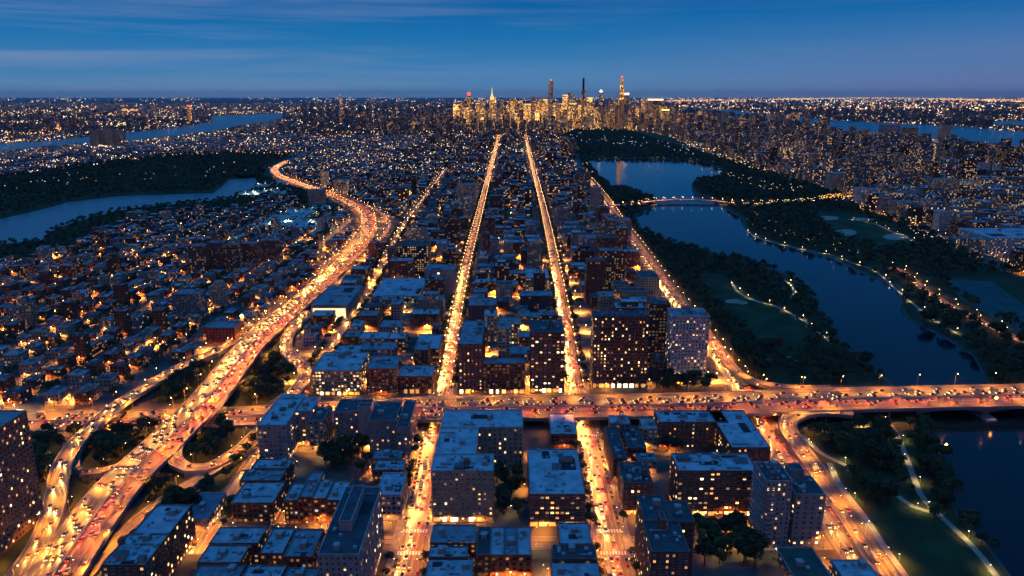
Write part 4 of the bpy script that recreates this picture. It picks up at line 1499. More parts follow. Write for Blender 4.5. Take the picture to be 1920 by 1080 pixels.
for kind in CAP:
    ls = sorted([l for l in LOTS if l[0] == kind], key=score, reverse=True)
    take, more = ls[:CAP[kind]], ls[CAP[kind]:]
    take = [l for l in take if score(l) > 0]
    rest += more
    for l in take:
        tank_ = None
        _, x0, x1, y0, y1, h, wl, rf, lit = l
        cx_, cy_ = (x0 + x1) / 2, (y0 + y1) / 2
        hw, hd = (x1 - x0) / 2, (y1 - y0) / 2
        tank = (h > 17 and R() < .35)
        D = math.hypot(cx_, cy_)
        size = ('narrow' if x1 - x0 < 16 else ('wide' if x1 - x0 > 26 else 'mid sized')) + (' tall' if h > 45 else (' low' if h < 11 else ''))
        pl = place_of(cx_, cy_).replace('the diagonal ', 'the ')
        cat_ = 'house' if kind == 'row_house' else CATN[kind]
        lab = f"{size} {WALLN.get(wl, 'brown')} {cat_}, {SIDEN[rf]} roof{', tank' if tank else ''}, {pl}"
        root = thing(kind, lab, CATN[kind], (cx_, cy_, 0), 0, f'{CATN[kind]}s {pl}')
        NAMED.append((D, root, dist_phrase(cx_, cy_)))
        b = MB()
        far = D > 1700
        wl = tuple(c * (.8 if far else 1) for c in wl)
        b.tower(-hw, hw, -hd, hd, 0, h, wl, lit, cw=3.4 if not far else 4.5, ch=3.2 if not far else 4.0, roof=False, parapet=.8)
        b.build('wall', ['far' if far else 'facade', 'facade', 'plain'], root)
        b = MB()
        b.face([(-hw + .3, -hd + .3, h + .02), (hw - .3, -hd + .3, h + .02), (hw - .3, hd - .3, h + .02), (-hw + .3, hd - .3, h + .02)], None, (*rf, 0))
        b.build('roof', ['roof'], root)
        if h > 19 and R() < .4 and hw > 6 and hd > 6:
            b = MB()
            b.tower(-hw * .6, hw * .6, -hd * .45, hd * .7, h + .03, h + U(3, 7), wl, lit, roof=True, rcol=rf)
            b.build('setback_storey', ['facade', 'roof', 'plain'], root)
        if D < 1500:
            clutter(root, -hw, hw, -hd, hd, h, 1 if D < 1000 else 0, tank, True)
        elif tank:
            clutter(root, -hw, hw, -hd, hd, h, 0, True, False)
# things alike in look are told apart by their order from the camera
ORD = ['', 'second', 'third', 'fourth', 'fifth', 'sixth', 'seventh', 'eighth', 'ninth', 'tenth', 'eleventh', 'twelfth', 'thirteenth', 'fourteenth', 'fifteenth', 'sixteenth', 'seventeenth', 'eighteenth', 'nineteenth', 'twentieth']


def tell_apart(items):
    by = {}
    for D, root in items:
        by.setdefault(root['label'], []).append((D, root))
    for lab, ls in by.items():
        if len(ls) > 1:
            ls.sort(key=lambda t: t[0])
            for k, (D, root) in enumerate(ls):
                o = ORD[k] if k < len(ORD) else 'one of the farthest'
                w_ = (f'{o} nearest {lab}' if k < len(ORD) else f'{o} {lab}').strip().replace('apartment house', 'apartments')
                root['label'] = w_


tell_apart([(D, r_) for D, r_, _ in NAMED])
b = MB()
for l in rest:
    _, x0, x1, y0, y1, h, wl, rf, lit = l
    D = math.hypot(x0, y0)
    far = D > 1700
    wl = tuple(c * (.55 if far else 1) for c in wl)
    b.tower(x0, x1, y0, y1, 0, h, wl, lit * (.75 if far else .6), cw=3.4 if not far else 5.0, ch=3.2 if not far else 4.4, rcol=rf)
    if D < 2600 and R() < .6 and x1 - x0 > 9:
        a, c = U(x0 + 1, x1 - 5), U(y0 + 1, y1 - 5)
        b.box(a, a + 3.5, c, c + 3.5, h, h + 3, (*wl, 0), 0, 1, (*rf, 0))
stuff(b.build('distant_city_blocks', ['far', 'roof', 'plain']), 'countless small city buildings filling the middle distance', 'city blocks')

# far city: coarser blocks out to the horizon
b = MB()
for yy in range(1900, 4900, 62):  # the sides of the near grid
    for xx in list(range(-4200, -2620, 58)) + list(range(2620, 4300, 58)):
        px, py = PX(xx, yy)
        if not -60 < px < 1980 or is_water(xx, yy) or inpoly(px, py, PARK['park_west']) or inpoly(px, py, PARK['river_bank_west']) or R() < .12 or any(is_water(*G(px, py - q)) for q in (3, 6, 9)):
            continue
        b.tower(xx, xx + U(20, 44), yy, yy + U(16, 34), 0, (U(4, 6) if any(is_water(*G(px, py - q)) for q in (11, 14, 18)) else U(7, 13)) if xx < 0 else U(10, 30), random.choice([(.16, .12, .10), (.13, .10, .11), DKBRICK]), random.choice([.03, .07, .13]), cw=5, ch=4.4, rcol=RM)
y = 4900.0
nb = 0
while y < 26000:
    pitch = max(52, y / 95)
    half = y * 0.80
    x = -half
    while x < half:
        xx, yy = x + U(-.2, .2) * pitch, y + U(-.3, .3) * pitch
        px, py = PX(xx, yy)
        ok = not is_water(xx, yy) and not (1045 < px < 1310 and inpoly(px, py, PARK['park_center'])) and not (px < 570 and inpoly(px, py, PARK['park_west']))
        dens = 1.0 if (540 < px < 1500 or py > 225) else .55
        if abs(px - np.interp(py, [178, 245], [954, 938])) < 2.5 or abs(px - np.interp(py, [178, 245], [970, 983])) < 2.5:
            ok = ok and y > 6200
        if ok and R() < dens:
            mid = math.exp(-((px - 1050) / 240) ** 2) * math.exp(-((yy - 7000) / 2200) ** 2)
            k = R()
            h = U(12, 28) + (U(10, 50) if (k > .72 and px > 540) else 0) + mid * U(10, 110)
            if px < 560:
                h = U(7, 14) + (U(15, 45) if k > .95 else 0)
                if any(is_water(*G(px, max(181, py - q))) for q in (4, 9, 15)):
                    h = U(3, 6)
            if y > 12000:
                h *= .7
            if px > 1500 and any(is_water(*G(px, max(181, py - q))) for q in (3, 7, 12, 18)):
                h = U(6, 12)
            w = pitch * U(.35, .62)
            d = pitch * U(.3, .5)
            cell = max(5.0, y / 900)
            b.tower(xx, xx + w, yy, yy + d, 0, h, random.choice([(.16, .12, .10), (.13, .10, .11), (.10, .10, .11), DKBRICK]), random.choice([.03, .07, .13]) + mid * .5, cw=cell, ch=cell * .8, rcol=RD if R() < .6 else RM)
            nb += 1
        x += pitch
    y += pitch * .92
stuff(b.build('far_city_blocks', ['far', 'roof', 'plain']), 'carpet of far off city buildings reaching to the horizon', 'city blocks')

# ------------------------------------------------------------------ skyline towers
def stepped(b, w, d, tiers, col, lit, cell):
    z = 0
    for (h, s_) in tiers:
        b.tower(-w * s_ / 2, w * s_ / 2, -d * s_ / 2, d * s_ / 2, z, h, col, lit, cw=cell, ch=cell * .85, rcol=RM)
        z = h


def skyscraper(px, ytop, ybase, wpx, label, col=TAN, lit=.6, tiers=None, name='skyscraper', crown=None, group=None, extra=None):
    x, y = G(px, ybase)
    H_ = HT(ytop, ybase)
    w = wpx * math.hypot(x, y) / F
    root = thing(name, label, 'skyscraper', (x, y, 0), 0, group)
    b = MB()
    cell = max(6, y / 800)
    T = tiers or [(1, 1)]
    stepped(b, w, w * .8, [(H_ * a, s_) for a, s_ in T], col, lit, cell)
    b.build('shaft', ['sky_facade', 'roof', 'plain'], root)
    if crown:
        crown(root, w, H_)
    return root


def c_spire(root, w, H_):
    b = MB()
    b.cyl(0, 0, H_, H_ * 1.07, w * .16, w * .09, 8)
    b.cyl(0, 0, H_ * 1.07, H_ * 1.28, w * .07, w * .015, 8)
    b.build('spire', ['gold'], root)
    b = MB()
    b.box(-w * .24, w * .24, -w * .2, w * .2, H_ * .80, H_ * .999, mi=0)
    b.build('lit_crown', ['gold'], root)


def c_red(root, w, H_):
    b = MB()
    b.octa(0, 0, H_ + w * .2, w * .22)
    b.build('beacon', ['dot_r'], root)


def c_flat(mat, k=.08):
    def f(root, w, H_):
        b = MB()
        b.box(-w * .46, w * .46, -w * .37, w * .37, H_, H_ * (1 + k), mi=0)
        b.build('lit_crown', [mat], root)
    return f


skyscraper(923, 181, 243, 15, 'floodlit art deco skyscraper with stepped crown and golden spire', BEIGE, .7, [(.45, 1), (.7, .8), (.9, .62), (1, .45)], crown=c_spire)
skyscraper(1032, 152, 246, 8, 'thin square pencil skyscraper with light bands left of the black topped tower', WHITE, .45, crown=c_red)
skyscraper(1092, 168, 243, 6, 'thin skyscraper with unlit black top right of the pencil tower', TAN, .45, crown=lambda r, w, H_: (lambda b: (b.box(-w * .3, w * .3, -w * .3, w * .3, H_, H_ * 1.28), b.build('dark_top', ['dark'], r)))(MB()))
skyscraper(1163, 146, 246, 9, 'tallest thin skyscraper of the skyline with ragged top', TAN, .65, [(.6, 1), (.85, .85), (1, .6)], crown=c_red)
skyscraper(1173, 178, 240, 8, 'shorter bright topped skyscraper right behind the tallest thin one', BEIGE, .6, crown=c_flat('dot_w', .06))
skyscraper(1066, 174, 236, 5, 'left of the two slim pale towers between pencil and black topped skyscrapers', WHITE, .5)
skyscraper(1072, 175, 235, 4, 'right of the two slim pale towers between pencil and black topped skyscrapers', WHITE, .5)
skyscraper(1125, 173, 238, 6, 'blue grey skyscraper with single white light on top', GREY, .35, crown=lambda r, w, H_: (lambda b: (b.octa(0, 0, H_ + w * .3, w * .5), b.build('beacon', ['dot_c'], r)))(MB()))
skyscraper(880, 179, 236, 6, 'tower lit red at its top left of the golden spire', GREY, .4, crown=c_flat('dot_r', .10))
skyscraper(1018, 192, 243, 17, 'broad golden lit skyscraper slab at the centre of the skyline', BEIGE, .95)
skyscraper(1227, 188, 236, 26, 'wide block with white lit roof line right of the tallest skyscraper', TAN, .35, crown=c_flat('dot_w', .05))
skyscraper(1246, 207, 243, 13, 'yellow lit boxy tower at the right end of the skyline', TAN, .8, crown=c_flat('dot_y', .05))
skyscraper(1205, 190, 240, 8, 'gold windowed tower left of the wide white roofed block', BEIGE, .7)
skyscraper(357, 199, 231, 5, 'lone red lit tower across the far left river', DKBRICK, .7, crown=c_flat('dot_r', .06))
skyscraper(111, 232, 248, 4, 'small red lit tower on the far left shore', DKBRICK, .7, crown=c_red)
skyscraper(640, 178, 210, 3, 'thin faint tower on the horizon left of the skyline', GREY, .6, crown=c_red)
names = ['gold', 'amber lit', 'dim', 'grey', 'pale', 'tan', 'dark']
n = 0
SKY = []
for i in range(150):
    px = random.gauss(1030, 120)
    if not 850 < px < 1300:
        continue
    # keep the avenue ends open
    if abs(px - 948) < 5 or abs(px - 977) < 4:
        continue
    yb = U(228, 246)
    yt = yb - U(24, 50) * (1 if px < 1200 else .8)
    wl = random.choice([TAN, BEIGE, MAUVE, GREY])
    warm = px < 1110 and R() < .75
    bnd = 'golden lit' if warm else 'sparsely lit'
    pos = 'left of the golden spire' if px < 915 else ('just right of the golden spire' if px < 1010 else ('in the bright heart of the skyline' if px < 1100 else ('below the tallest skyscraper' if px < 1190 else 'at the right end of the skyline')))
    hh = 'tall' if yb - yt > 42 else ('mid height' if yb - yt > 32 else 'short')
    rr_ = skyscraper(px, yt, yb, U(7, 15), f'{hh} {bnd} {WALLN[wl]} tower {pos}', wl, U(.7, .95) if warm else U(.3, .6), random.choice([None, None, [(.7, 1), (1, .7)], [(.5, 1), (.8, .8), (1, .55)]]),
               crown=c_flat('gold', .03) if (warm and R() < .2) else None, group=f'{bnd} towers {pos}')
    SKY.append((px, rr_))

for i in range(70):
    px = U(1255, 1620) if i < 46 else U(640, 850)
    if is_water(*G(px, 240)):
        continue
    yb = U(226, 250)
    yt = yb - U(13, 27)
    wl = random.choice([TAN, BEIGE, MAUVE, GREY])
    bnd = random.choice(('warmly lit', 'dimly lit'))
    pos = 'beyond the lakes and park' if px > 1200 else 'left of the bright skyline'
    hh = 'taller' if yb - yt > 20 else 'low'
    rr_ = skyscraper(px, yt, yb, U(6, 13), f'{hh} {bnd} {WALLN[wl]} tower {pos}', wl, .5 if bnd[0] == 'w' else .2, random.choice([None, [(.7, 1), (1, .7)]]), name='tower_block', group=f'towers {pos}')
    SKY.append((px, rr_))
bylab = {}
for px, o in sorted(SKY, key=lambda t: t[0]):
    bylab.setdefault(o['label'], []).append(o)
for lab, ls in bylab.items():
    if len(ls) > 1:
        for k, o in enumerate(ls):
            o['label'] = f'{["first", *ORD[1:]][k]} from left, {lab}'

# ------------------------------------------------------------------ far lamps
dots = MB()
DM = ['dot_a', 'dot_w', 'dot_c', 'dot_r', 'dot_y']


def dot(px, py, mi, k=.42, z=6):
    x, y = G(px, py, z)
    D = math.hypot(x, y)
    dots.octa(x, y, z, min(k * D / 747 * .5, 24), mi)


def pickm():
    return random.choices(range(5), (46, 30, 10, 5, 9))[0]


def dotline(pts, n, mi=None, jit=1.0, k=.45, z=6):
    for _ in range(n):
        t = R() * (len(pts) - 1)
        i = int(t)
        f = t - i
        px = pts[i][0] * (1 - f) + pts[i + 1][0] * f + U(-jit, jit) * 2
        py = pts[i][1] * (1 - f) + pts[i + 1][1] * f + U(-jit, jit)
        x, y = G(px, py, z)
        if not is_water(x, y):
            dot(px, py, mi if mi is not None else pickm(), k * U(.6, 1.3), z)


from mathutils import noise as mnoise
for _ in range(15000):
    py = 183 + 140 * R() ** 1.4
    px = U(-20, 1940)
    x, y = G(px, py)
    if is_water(x, y) or inpoly(px, py, PARK['park_center']) or inpoly(px, py, PARK['park_west']):
        continue
    if px < 800 and py < 200 and R() < .45:
        continue
    if mnoise.noise(Vector((px / 55, py / 9, 3.1))) + .10 + (.25 if px > 1250 and py < 225 else 0) + (.12 if px > 560 else 0) < U(-.05, .35):
        continue
    # each lamp stands on its own block: above the roofs of the near rows
    dot(px, py, pickm(), U(.4, 1.0) * (1.25 if 1250 < px and py < 205 else 1), z=U(8, 40))
dotline([(1250, 189), (1400, 187), (1600, 184), (1780, 186), (1920, 190)], 520, 0, .8, 1.1)
dotline([(1450, 186), (1650, 183), (1900, 187)], 420, 4, .9, 1.1)
dotline([(1280, 194), (1500, 199), (1700, 203), (1920, 206)], 420, 0, 5, .9)
dotline([(1500, 245), (1600, 290), (1750, 330), (1900, 350)], 320, 0, 32, .55, 30)
dotline([(1320, 260), (1450, 290), (1560, 330)], 160, 0, 12, .5, 30)
dotline([(1700, 222), (1800, 221), (1850, 224)], 90, 4, 1, .7)
dotline([(1480, 229), (1560, 224), (1640, 221), (1700, 222)], 90, 1, .4, .5)
dotline([(1850, 245), (1920, 248)], 50, 1, 1, .7)
dotline([(1780, 262), (1850, 268), (1900, 270)], 60, 1, 1.5, .6)
dotline([(420, 179), (515, 179.5)], 60, 1, .3, .6)
dotline([(230, 207), (260, 207)], 50, 0, 2, .9)
dotline([(400, 211), (480, 209)], 40, 1, .6, .5)
dotline([(50, 256), (110, 252), (165, 249), (240, 241), (325, 237), (390, 232)], 230, 4, 2, .6)
dotline([(210, 237), (235, 232)], 60, 4, 2, .9)
dotline([(0, 266), (60, 261)], 40, 1, .5, .6)
dotline([(340, 230), (400, 226)], 40, 0, 1, .7)
dotline([(185, 272), (205, 276)], 16, 1, .6, .9)
dotline([(0, 410), (68, 394), (130, 378), (220, 367), (400, 361), (412, 351), (430, 336), (476, 332)], 80, 1, .5, .5, 7)
dotline([(0, 350), (150, 330), (300, 325), (480, 312)], 34, 1, 12, .5, 17)
dotline([(1060, 276), (1110, 276)], 80, 4, 2.4, .5)
dotline([(1080, 290), (1180, 295), (1290, 295), (1340, 303)], 44, 1, 1.2, .3)
dotline([(1060, 255), (1150, 262), (1250, 270), (1300, 285)], 60, 2, 8, .45, 22)
dotline([(1290, 300), (1350, 322), (1420, 345), (1500, 352)], 60, 1, 7, .5, 17)
dotline([(1350, 380), (1420, 381), (1500, 374), (1560, 370)], 60, 4, 1.6, .55, 15)
dotline([(1540, 370), (1565, 366), (1620, 370)], 70, 0, 4, .8, 14)
dotline([(1600, 385), (1660, 402), (1720, 422)], 90, 0, 2, .6, 12)
dotline([(1400, 400), (1450, 430), (1520, 445), (1600, 470)], 40, 4, 9, .45, 15)
dotline([(1700, 430), (1780, 450), (1860, 475), (1910, 500)], 60, 1, 5, .6, 14)
dotline([(1190, 470), (1240, 520), (1300, 600)], 60, 4, 5, .5, 13)
dotline([(480, 390), (560, 400), (640, 420), (560, 440)], 60, 4, 8, .25)
for (a, n_) in ((938, 0), (983, 1)):
    pass
stuff(dots.build('far_lamps', DM), 'myriad far off street and shore lights sparkling to the horizon', 'lights')

# pale sheds by the expressway bend and by the west river
for i, (cx_, cy_, w, d, hh) in enumerate([(560, 408, 60, 22, 8), (530, 425, 70, 30, 9), (600, 398, 50, 18, 7), (585, 430, 50, 24, 8), (505, 352, 60, 30, 8), (470, 368, 60, 20, 7), (520, 365, 60, 30, 7)]):
    x, y = G(cx_, cy_)
    root = thing('depot_shed', ['back teal roofed shed left of the expressway bend', 'widest teal roofed shed left of the expressway bend', 'small shed touching the expressway bend', 'front right shed of the teal roofed group',
                                'bright pale shed at the tip of the west pond', 'long low shed by the west river bank', 'pale shed between pond and expressway'][i], 'warehouse', (x, y, 0))
    b = MB()
    for j in range(4):
        y0 = -d / 2 * 2.2 + j * d * 1.1
        b.tower(-w / 2 - j * 3, w / 2, y0, y0 + d, 0, hh, (.3, .34, .32), .5, roof=False)
        b.face([(-w / 2 - j * 3, y0, hh), (w / 2, y0, hh), (w / 2, y0 + d / 2, hh + 3), (-w / 2 - j * 3, y0 + d / 2, hh + 3)], None, (.36, .5, .46, 0), 1)
        b.face([(-w / 2 - j * 3, y0 + d / 2, hh + 3), (w / 2, y0 + d / 2, hh + 3), (w / 2, y0 + d, hh), (-w / 2 - j * 3, y0 + d, hh)], None, (.36, .5, .46, 0), 1)
    b.build('hall', ['facade', 'roof'], root)
    for j in range(3):
        LAMPS.append((x + U(-w, w) * .7, y + U(-40, 40), 0, 0, 14, 'wh', 'around the teal roofed sheds', .5))

# ------------------------------------------------------------------ side streets
b = MB()
for (yy, xa, xb) in STREETS_X:
    if yy < 2400:
        b.face([(xa, yy - 5, .14), (xb, yy - 5, .14), (xb, yy + 5, .14), (xa, yy + 5, .14)], [(-5, xa), (-5, xb), (5, xb), (5, xa)])
for (xx, ya, yb) in STREETS_Y:
    for y_ in np.arange(ya, yb, 10):
        if not free0(xx, y_ + 5):
            continue
        b.face([(xx - 5, y_, .13), (xx + 5, y_, .13), (xx + 5, y_ + 10, .13), (xx - 5, y_ + 10, .13)], [(-5, y_), (5, y_), (5, y_ + 10), (-5, y_ + 10)])
b.face([(-190, 388, .14), (190, 388, .14), (190, 402, .14), (-190, 402, .14)], [(-7, -190), (-7, 190), (7, 190), (7, -190)])
b.face([(-150, 452, .13), (-72, 452, .13), (-72, 460, .13), (-150, 460, .13)], [(-4, 0), (-4, 78), (4, 78), (4, 0)])
structure(b.build('side_streets', ['street']))
b = MB()
for r in (ROADS['west_avenue'], ROADS['east_avenue']):
    for s_ in (-1, 1):
        o0, o1 = (r.w / 2, r.w / 2 + 4.5) if s_ > 0 else (-r.w / 2 - 4.5, -r.w / 2)
        for i in range(len(r.p) - 1):
            if r.p[i][1] > 2500:
                break
            p, q, c, d = r.off(i, o0, .28), r.off(i, o1, .28), r.off(i + 1, o1, .28), r.off(i + 1, o0, .28)
            b.face([p, q, c, d])
            k = r.off(i, o0 if s_ > 0 else o1, .1)
            k2 = r.off(i + 1, o0 if s_ > 0 else o1, .1)
            b.face([k, k2, (k2[0], k2[1], .28), (k[0], k[1], .28)])
structure(b.build('pavement', ['walk']))
b = MB()
for r in (ROADS['west_avenue'], ROADS['east_avenue']):
    for yc in (384, 407, 540, 645, 706):
        p = min(r.p, key=lambda q: abs(q[1] - yc))
        for j in range(9):
            xx = p[0] - 7.4 + j * 1.75
            b.face([(xx, yc - 1.8, .62), (xx + 1.0, yc - 1.8, .62), (xx + 1.0, yc + 1.8, .62), (xx, yc + 1.8, .62)])
structure(b.build('crosswalk', ['paint']))

for (yy, xa, xb) in STREETS_X:
    if yy < 2300:
        for xx in np.arange(xa + 14, xb, 36 if yy < 1400 else 55):
            if not (abs(xx + 65) < 14 or abs(xx - 62) < 14):
                LAMPS.append((xx, yy + 5.5, 0, -math.pi / 2, 7.5, 'st' if yy < 1400 else 'stf', 'on a cross street behind the highway', 1.5))
for (xx, ya, yb) in STREETS_Y:
    for yy in np.arange(ya + 12, yb, 44 if ya < 1300 else 75):
        if R() < (.85 if ya < 1300 else .6) and xx > -1700 and PX(xx, yy)[0] > -60 and free0(xx, yy):
            LAMPS.append((xx + 3.6, yy, 0, math.pi, 7.5, 'st' if ya < 1300 else 'stf', 'on a row house street left of the expressway', 1.5))
for xx in np.arange(-180, 185, 26):
    LAMPS.append((xx, 388.5, 0, math.pi / 2, 8, 'av', 'on the bright cross street at the bottom', 1.5))
    LAMPS.append((xx + 13, 401.5, 0, -math.pi / 2, 8, 'av', 'on the bright cross street at the bottom', 1.5))
for (px_, py_, kd) in ((640, 850, 'yd'), (660, 840, 'yd'), (600, 862, 'yd'), (560, 880, 'yd'), (945, 900, 'yd'), (965, 920, 'yd'), (955, 965, 'yd'), (955, 870, 'yd'), (1250, 830, 'yd'), (1330, 838, 'yd'), (1350, 845, 'yd'), (1310, 975, 'yd'),
                       (1340, 985, 'av'), (1370, 975, 'av'), (1400, 985, 'av'), (1320, 1010, 'yd'), (1360, 1020, 'yd'), (1400, 1040, 'yd'), (1345, 1050, 'yd'), (1450, 1045, 'yd'), (1480, 1060, 'yd'), (1560, 1010, 'av'),
                       (1575, 1040, 'av'), (440, 995, 'yd'), (560, 1010, 'av'), (500, 965, 'yd'), (680, 985, 'yd'), (480, 970, 'av'), (600, 990, 'av'), (580, 1000, 'av'), (735, 1000, 'av'), (60, 870, 'yd'), (90, 850, 'yd'),
                       (40, 960, 'yd'), (30, 1000, 'yd'), (75, 930, 'yd'), (1005, 1040, 'yd'), (1020, 1075, 'yd'), (1245, 715, 'av'), (1290, 725, 'yd'), (1320, 722, 'av'), (1230, 690, 'yd'), (1240, 730, 'av'),
                       (610, 615, 'wh'), (630, 610, 'wh'), (600, 625, 'av'), (700, 570, 'wh'), (750, 572, 'wh'), (795, 560, 'wh'), (440, 625, 'av'), (330, 650, 'av'), (300, 660, 'av'), (350, 640, 'av'), (320, 640, 'av'),
                       (500, 600, 'av'), (490, 570, 'wh'), (1545, 373, 'big'), (1560, 369, 'big'), (1575, 366, 'big'), (1590, 368, 'big'), (1610, 368, 'big'), (340, 425, 'big'), (230, 480, 'big'), (110, 520, 'big'), (60, 600, 'big'), (260, 560, 'big'), (420, 560, 'big'), (180, 640, 'big'), (210, 600, 'big'), (330, 520, 'big'), (450, 520, 'big'), (130, 765, 'av'), (30, 775, 'wh'), (10, 772, 'wh')):
    x, y = G(px_, py_)
    LAMPS.append((x, y, 0, U(0, 6), 6 if kd == 'yd' else 8, kd, 'in a yard or side street', .8))

nl0 = len(LAMPS)
for f in list(FOOT):
    if f[2] > 700:
        continue
    n_ = max(1, int((f[1] - f[0]) / 17))
    for j in range(n_):
        xx = f[0] + (f[1] - f[0]) * (j + .5) / n_
        for yy in (f[2] - 3.5, f[3] + 3.5):
            if R() < .62:
                LAMPS.append((xx, yy, 0, -math.pi / 2, 5.5, 'al', 'at the foot of a house wall', .5))
    for yy in np.arange(f[2] + 6, f[3] - 4, 18):
        for xx in (f[0] - 3.2, f[1] + 3.2):
            if R() < .45:
                LAMPS.append((xx, yy, 0, 0, 5.5, 'al', 'at the foot of a house wall', .5))
for l in LOTS:
    D = math.hypot(l[1], l[3])
    if D < 1650 and R() < .48:
        LAMPS.append(((l[1] + l[2]) / 2, l[3] - 2.5, 0, -math.pi / 2, 5.5, 'al', 'at the foot of a house wall', .5))
LD = {}
for k, (col, e, h_) in {'hw': ((1, .27, .012), 42000, 0), 'hwr': ((1, .28, .015), 26000, 0), 'al': ((1, .33, .04), 13500, 0), 'av': ((1, .28, .016), 6800, 0), 'avf': ((1, .33, .04), 17000, 0), 'st': ((1, .34, .05), 90000, 0), 'stf': ((1, .36, .06), 55000, 0), 'pk': ((1, .68, .16), 3500, 0),
                        'br': ((1, .36, .14), 30000, 0), 'wh': ((.95, .95, .62), 9000, 0), 'yd': ((1, .66, .25), 2500, 0), 'big': ((1, .34, .05), 90000, 0)}.items():
    ld = bpy.data.lights.new('lamp_light_' + k, 'SPOT')
    ld.energy = e
    ld.color = col
    ld.spot_size = math.radians(132 if k in ('hw', 'hwr') else 158)
    ld.spot_blend = .5
    ld.shadow_soft_size = .35
    LD[k] = ld

LM = {}


def lamp_meshes(h, arm, kind):
    key = (h, arm, kind in ('pk', 'yd', 'wh'))
    if key not in LM:
        b = MB()
        b.cyl(0, 0, 0, h, .14, .08, 6, 0)
        pole = b.mesh('pole', ['metal'])
        b = MB()
        b.rod((0, 0, h - .1), (arm, 0, h + .35), .06)
        armm = b.mesh('arm', ['metal'])
        b = MB()
        b.box(arm - .15, arm + .65, -.2, .2, h + .28, h + .44, mi=0, top=True)
        b.box(arm - .05, arm + .55, -.17, .17, h + .16, h + .279, mi=1, bottom=True)
        head = b.mesh('lamp_head', ['dark', 'lensw' if key[2] else 'lens'])
        LM[key] = (pole, armm, head)
    return LM[key]


LAMPS = [l for l in LAMPS if not any(f[0] - .5 < l[0] < f[1] + .5 and f[2] - .5 < l[1] < f[3] + .5 for f in FOOT)]
LAMPS.sort(key=lambda l: math.hypot(l[0], l[1]))
LAMPS = [l for l in LAMPS if -80 < PX(l[0], l[1])[0] < 2000 and PX(l[0], l[1])[1] < 1130]
LLAB = {'hw': 'tall amber highway lamp', 'hwr': 'amber ramp lamp', 'al': 'low amber wall lamp', 'av': 'amber street lamp', 'avf': 'amber street lamp', 'st': 'amber street lamp', 'stf': 'amber street lamp', 'pk': 'short warm park lamp', 'br': 'pinkish bridge lamp', 'wh': 'pale yard floodlight',
        'yd': 'small yard lamp', 'big': 'strong amber floodlight'}
mbl = MB()
lights_far = []
for i, l in enumerate(LAMPS):
    x, y, z, a, h, kind, place, arm = l
    px, py = PX(x, y, z)
    vis = -5 < px < 1925 and py < 1085
    L0 = (arm * math.cos(a), arm * math.sin(a))
    if i < 290 and vis:
        root = thing('street_lamp', f'{LLAB[kind]} {place}', 'street lamp', (x, y, z), a, f'street lamps {place}')
        pm, am, hm = lamp_meshes(h, arm, kind)
        link('pole', pm, root)
        link('arm', am, root)
        link('lamp_head', hm, root)
        lo = bpy.data.objects.new('lamp_light', LD[kind])
        COL.objects.link(lo)
        lo.parent = root
        lo.location = (arm + .25, 0, h + .02)
    else:
        mbl.rod((x, y, z), (x, y, z + h), .12, 0)
        mbl.octa(x + L0[0], y + L0[1], z + h + .3, .35, 1)
        lo = bpy.data.objects.new('lamp_light', LD[kind])
        COL.objects.link(lo)
        lo.location = (x + L0[0], y + L0[1], z + h - .2)
        lights_far.append(lo)
o = stuff(mbl.build('distant_street_lamps', ['metal', 'lens']), 'lines of small street lamps further back in the city', 'street lamps')
for lo in lights_far:
    lo.parent = o
print('lamps', len(LAMPS), 'lots', len(LOTS), 'far', nb)

# ------------------------------------------------------------------ vehicles
CARS = []


def traffic(r, lanes, place, s0=0, s1=None, dmax=1e9):
    """lanes: (offset, direction, spacing)"""
    for (o, dr, sp_) in lanes:
        d = s0 + U(0, sp_)
        while d < (s1 or r.L):
            p, t = r.at(d)
            x, y = p[0] + t[1] * o, p[1] - t[0] * o
            if math.hypot(x, y) < dmax:
                a = math.atan2(t[1], t[0]) - math.pi / 2 + (0 if dr > 0 else math.pi)
                CARS.append((x, y, p[2] + .5, a, random.choices(range(5), (5, 5, 2, 1, 1))[0], place, dr, True))
            d += sp_ * random.choice((.55, .7, .8, 1.0, 1.2, 1.9))


traffic(ROADS['expressway'], [(-2.6, -1, 16), (-6, -1, 16), (-9.5, -1, 19), (-13, -1, 26), (2.6, 1, 19), (6, 1, 19), (9.5, 1, 20), (13, 1, 30)], 'on the diagonal expressway', dmax=3200)
traffic(ROADS['cross_expressway'], [(-4, -1, 16), (-7.6, -1, 16), (-11.2, -1, 20), (-15, -1, 30), (4, 1, 19), (7.6, 1, 19), (11.2, 1, 22), (15, 1, 30)], 'on the elevated cross highway')
traffic(ROADS['west_ramp'], [(-2, -1, 20), (2, -1, 24)], 'on the long curving ramp')
traffic(ROADS['loop_ramp'], [(-2, -1, 26), (2, 1, 26)], 'on the loop ramp')
traffic(ROADS['east_ramp'], [(0, -1, 36)], 'on the low ramp')
traffic(ROADS['winding_ramp'], [(-2.2, -1, 20), (2.2, 1, 22)], 'on the winding ramp')
traffic(ROADS['west_link'], [(0, -1, 26)], 'on the thin link ramp')
traffic(ROADS['north_ramp'], [(0, -1, 26)], 'on the far ramp')
traffic(ROADS['curve_ramp'], [(0, -1, 26)], 'on the far curved ramp')
traffic(ROADS['riverside_ramp'], [(-2.4, -1, 26), (2.4, 1, 27)], 'on the riverside ramp')
traffic(ROADS['riverside_slip'], [(0, -1, 27)], 'on the slip road')
traffic(ROADS['west_avenue'], [(-1.7, -1, 16), (-5, -1, 26), (1.7, 1, 24)], 'on the left avenue', dmax=4500)
traffic(ROADS['east_avenue'], [(-1.7, -1, 16), (-5, -1, 27), (1.7, 1, 24)], 'on the right avenue', dmax=4500)
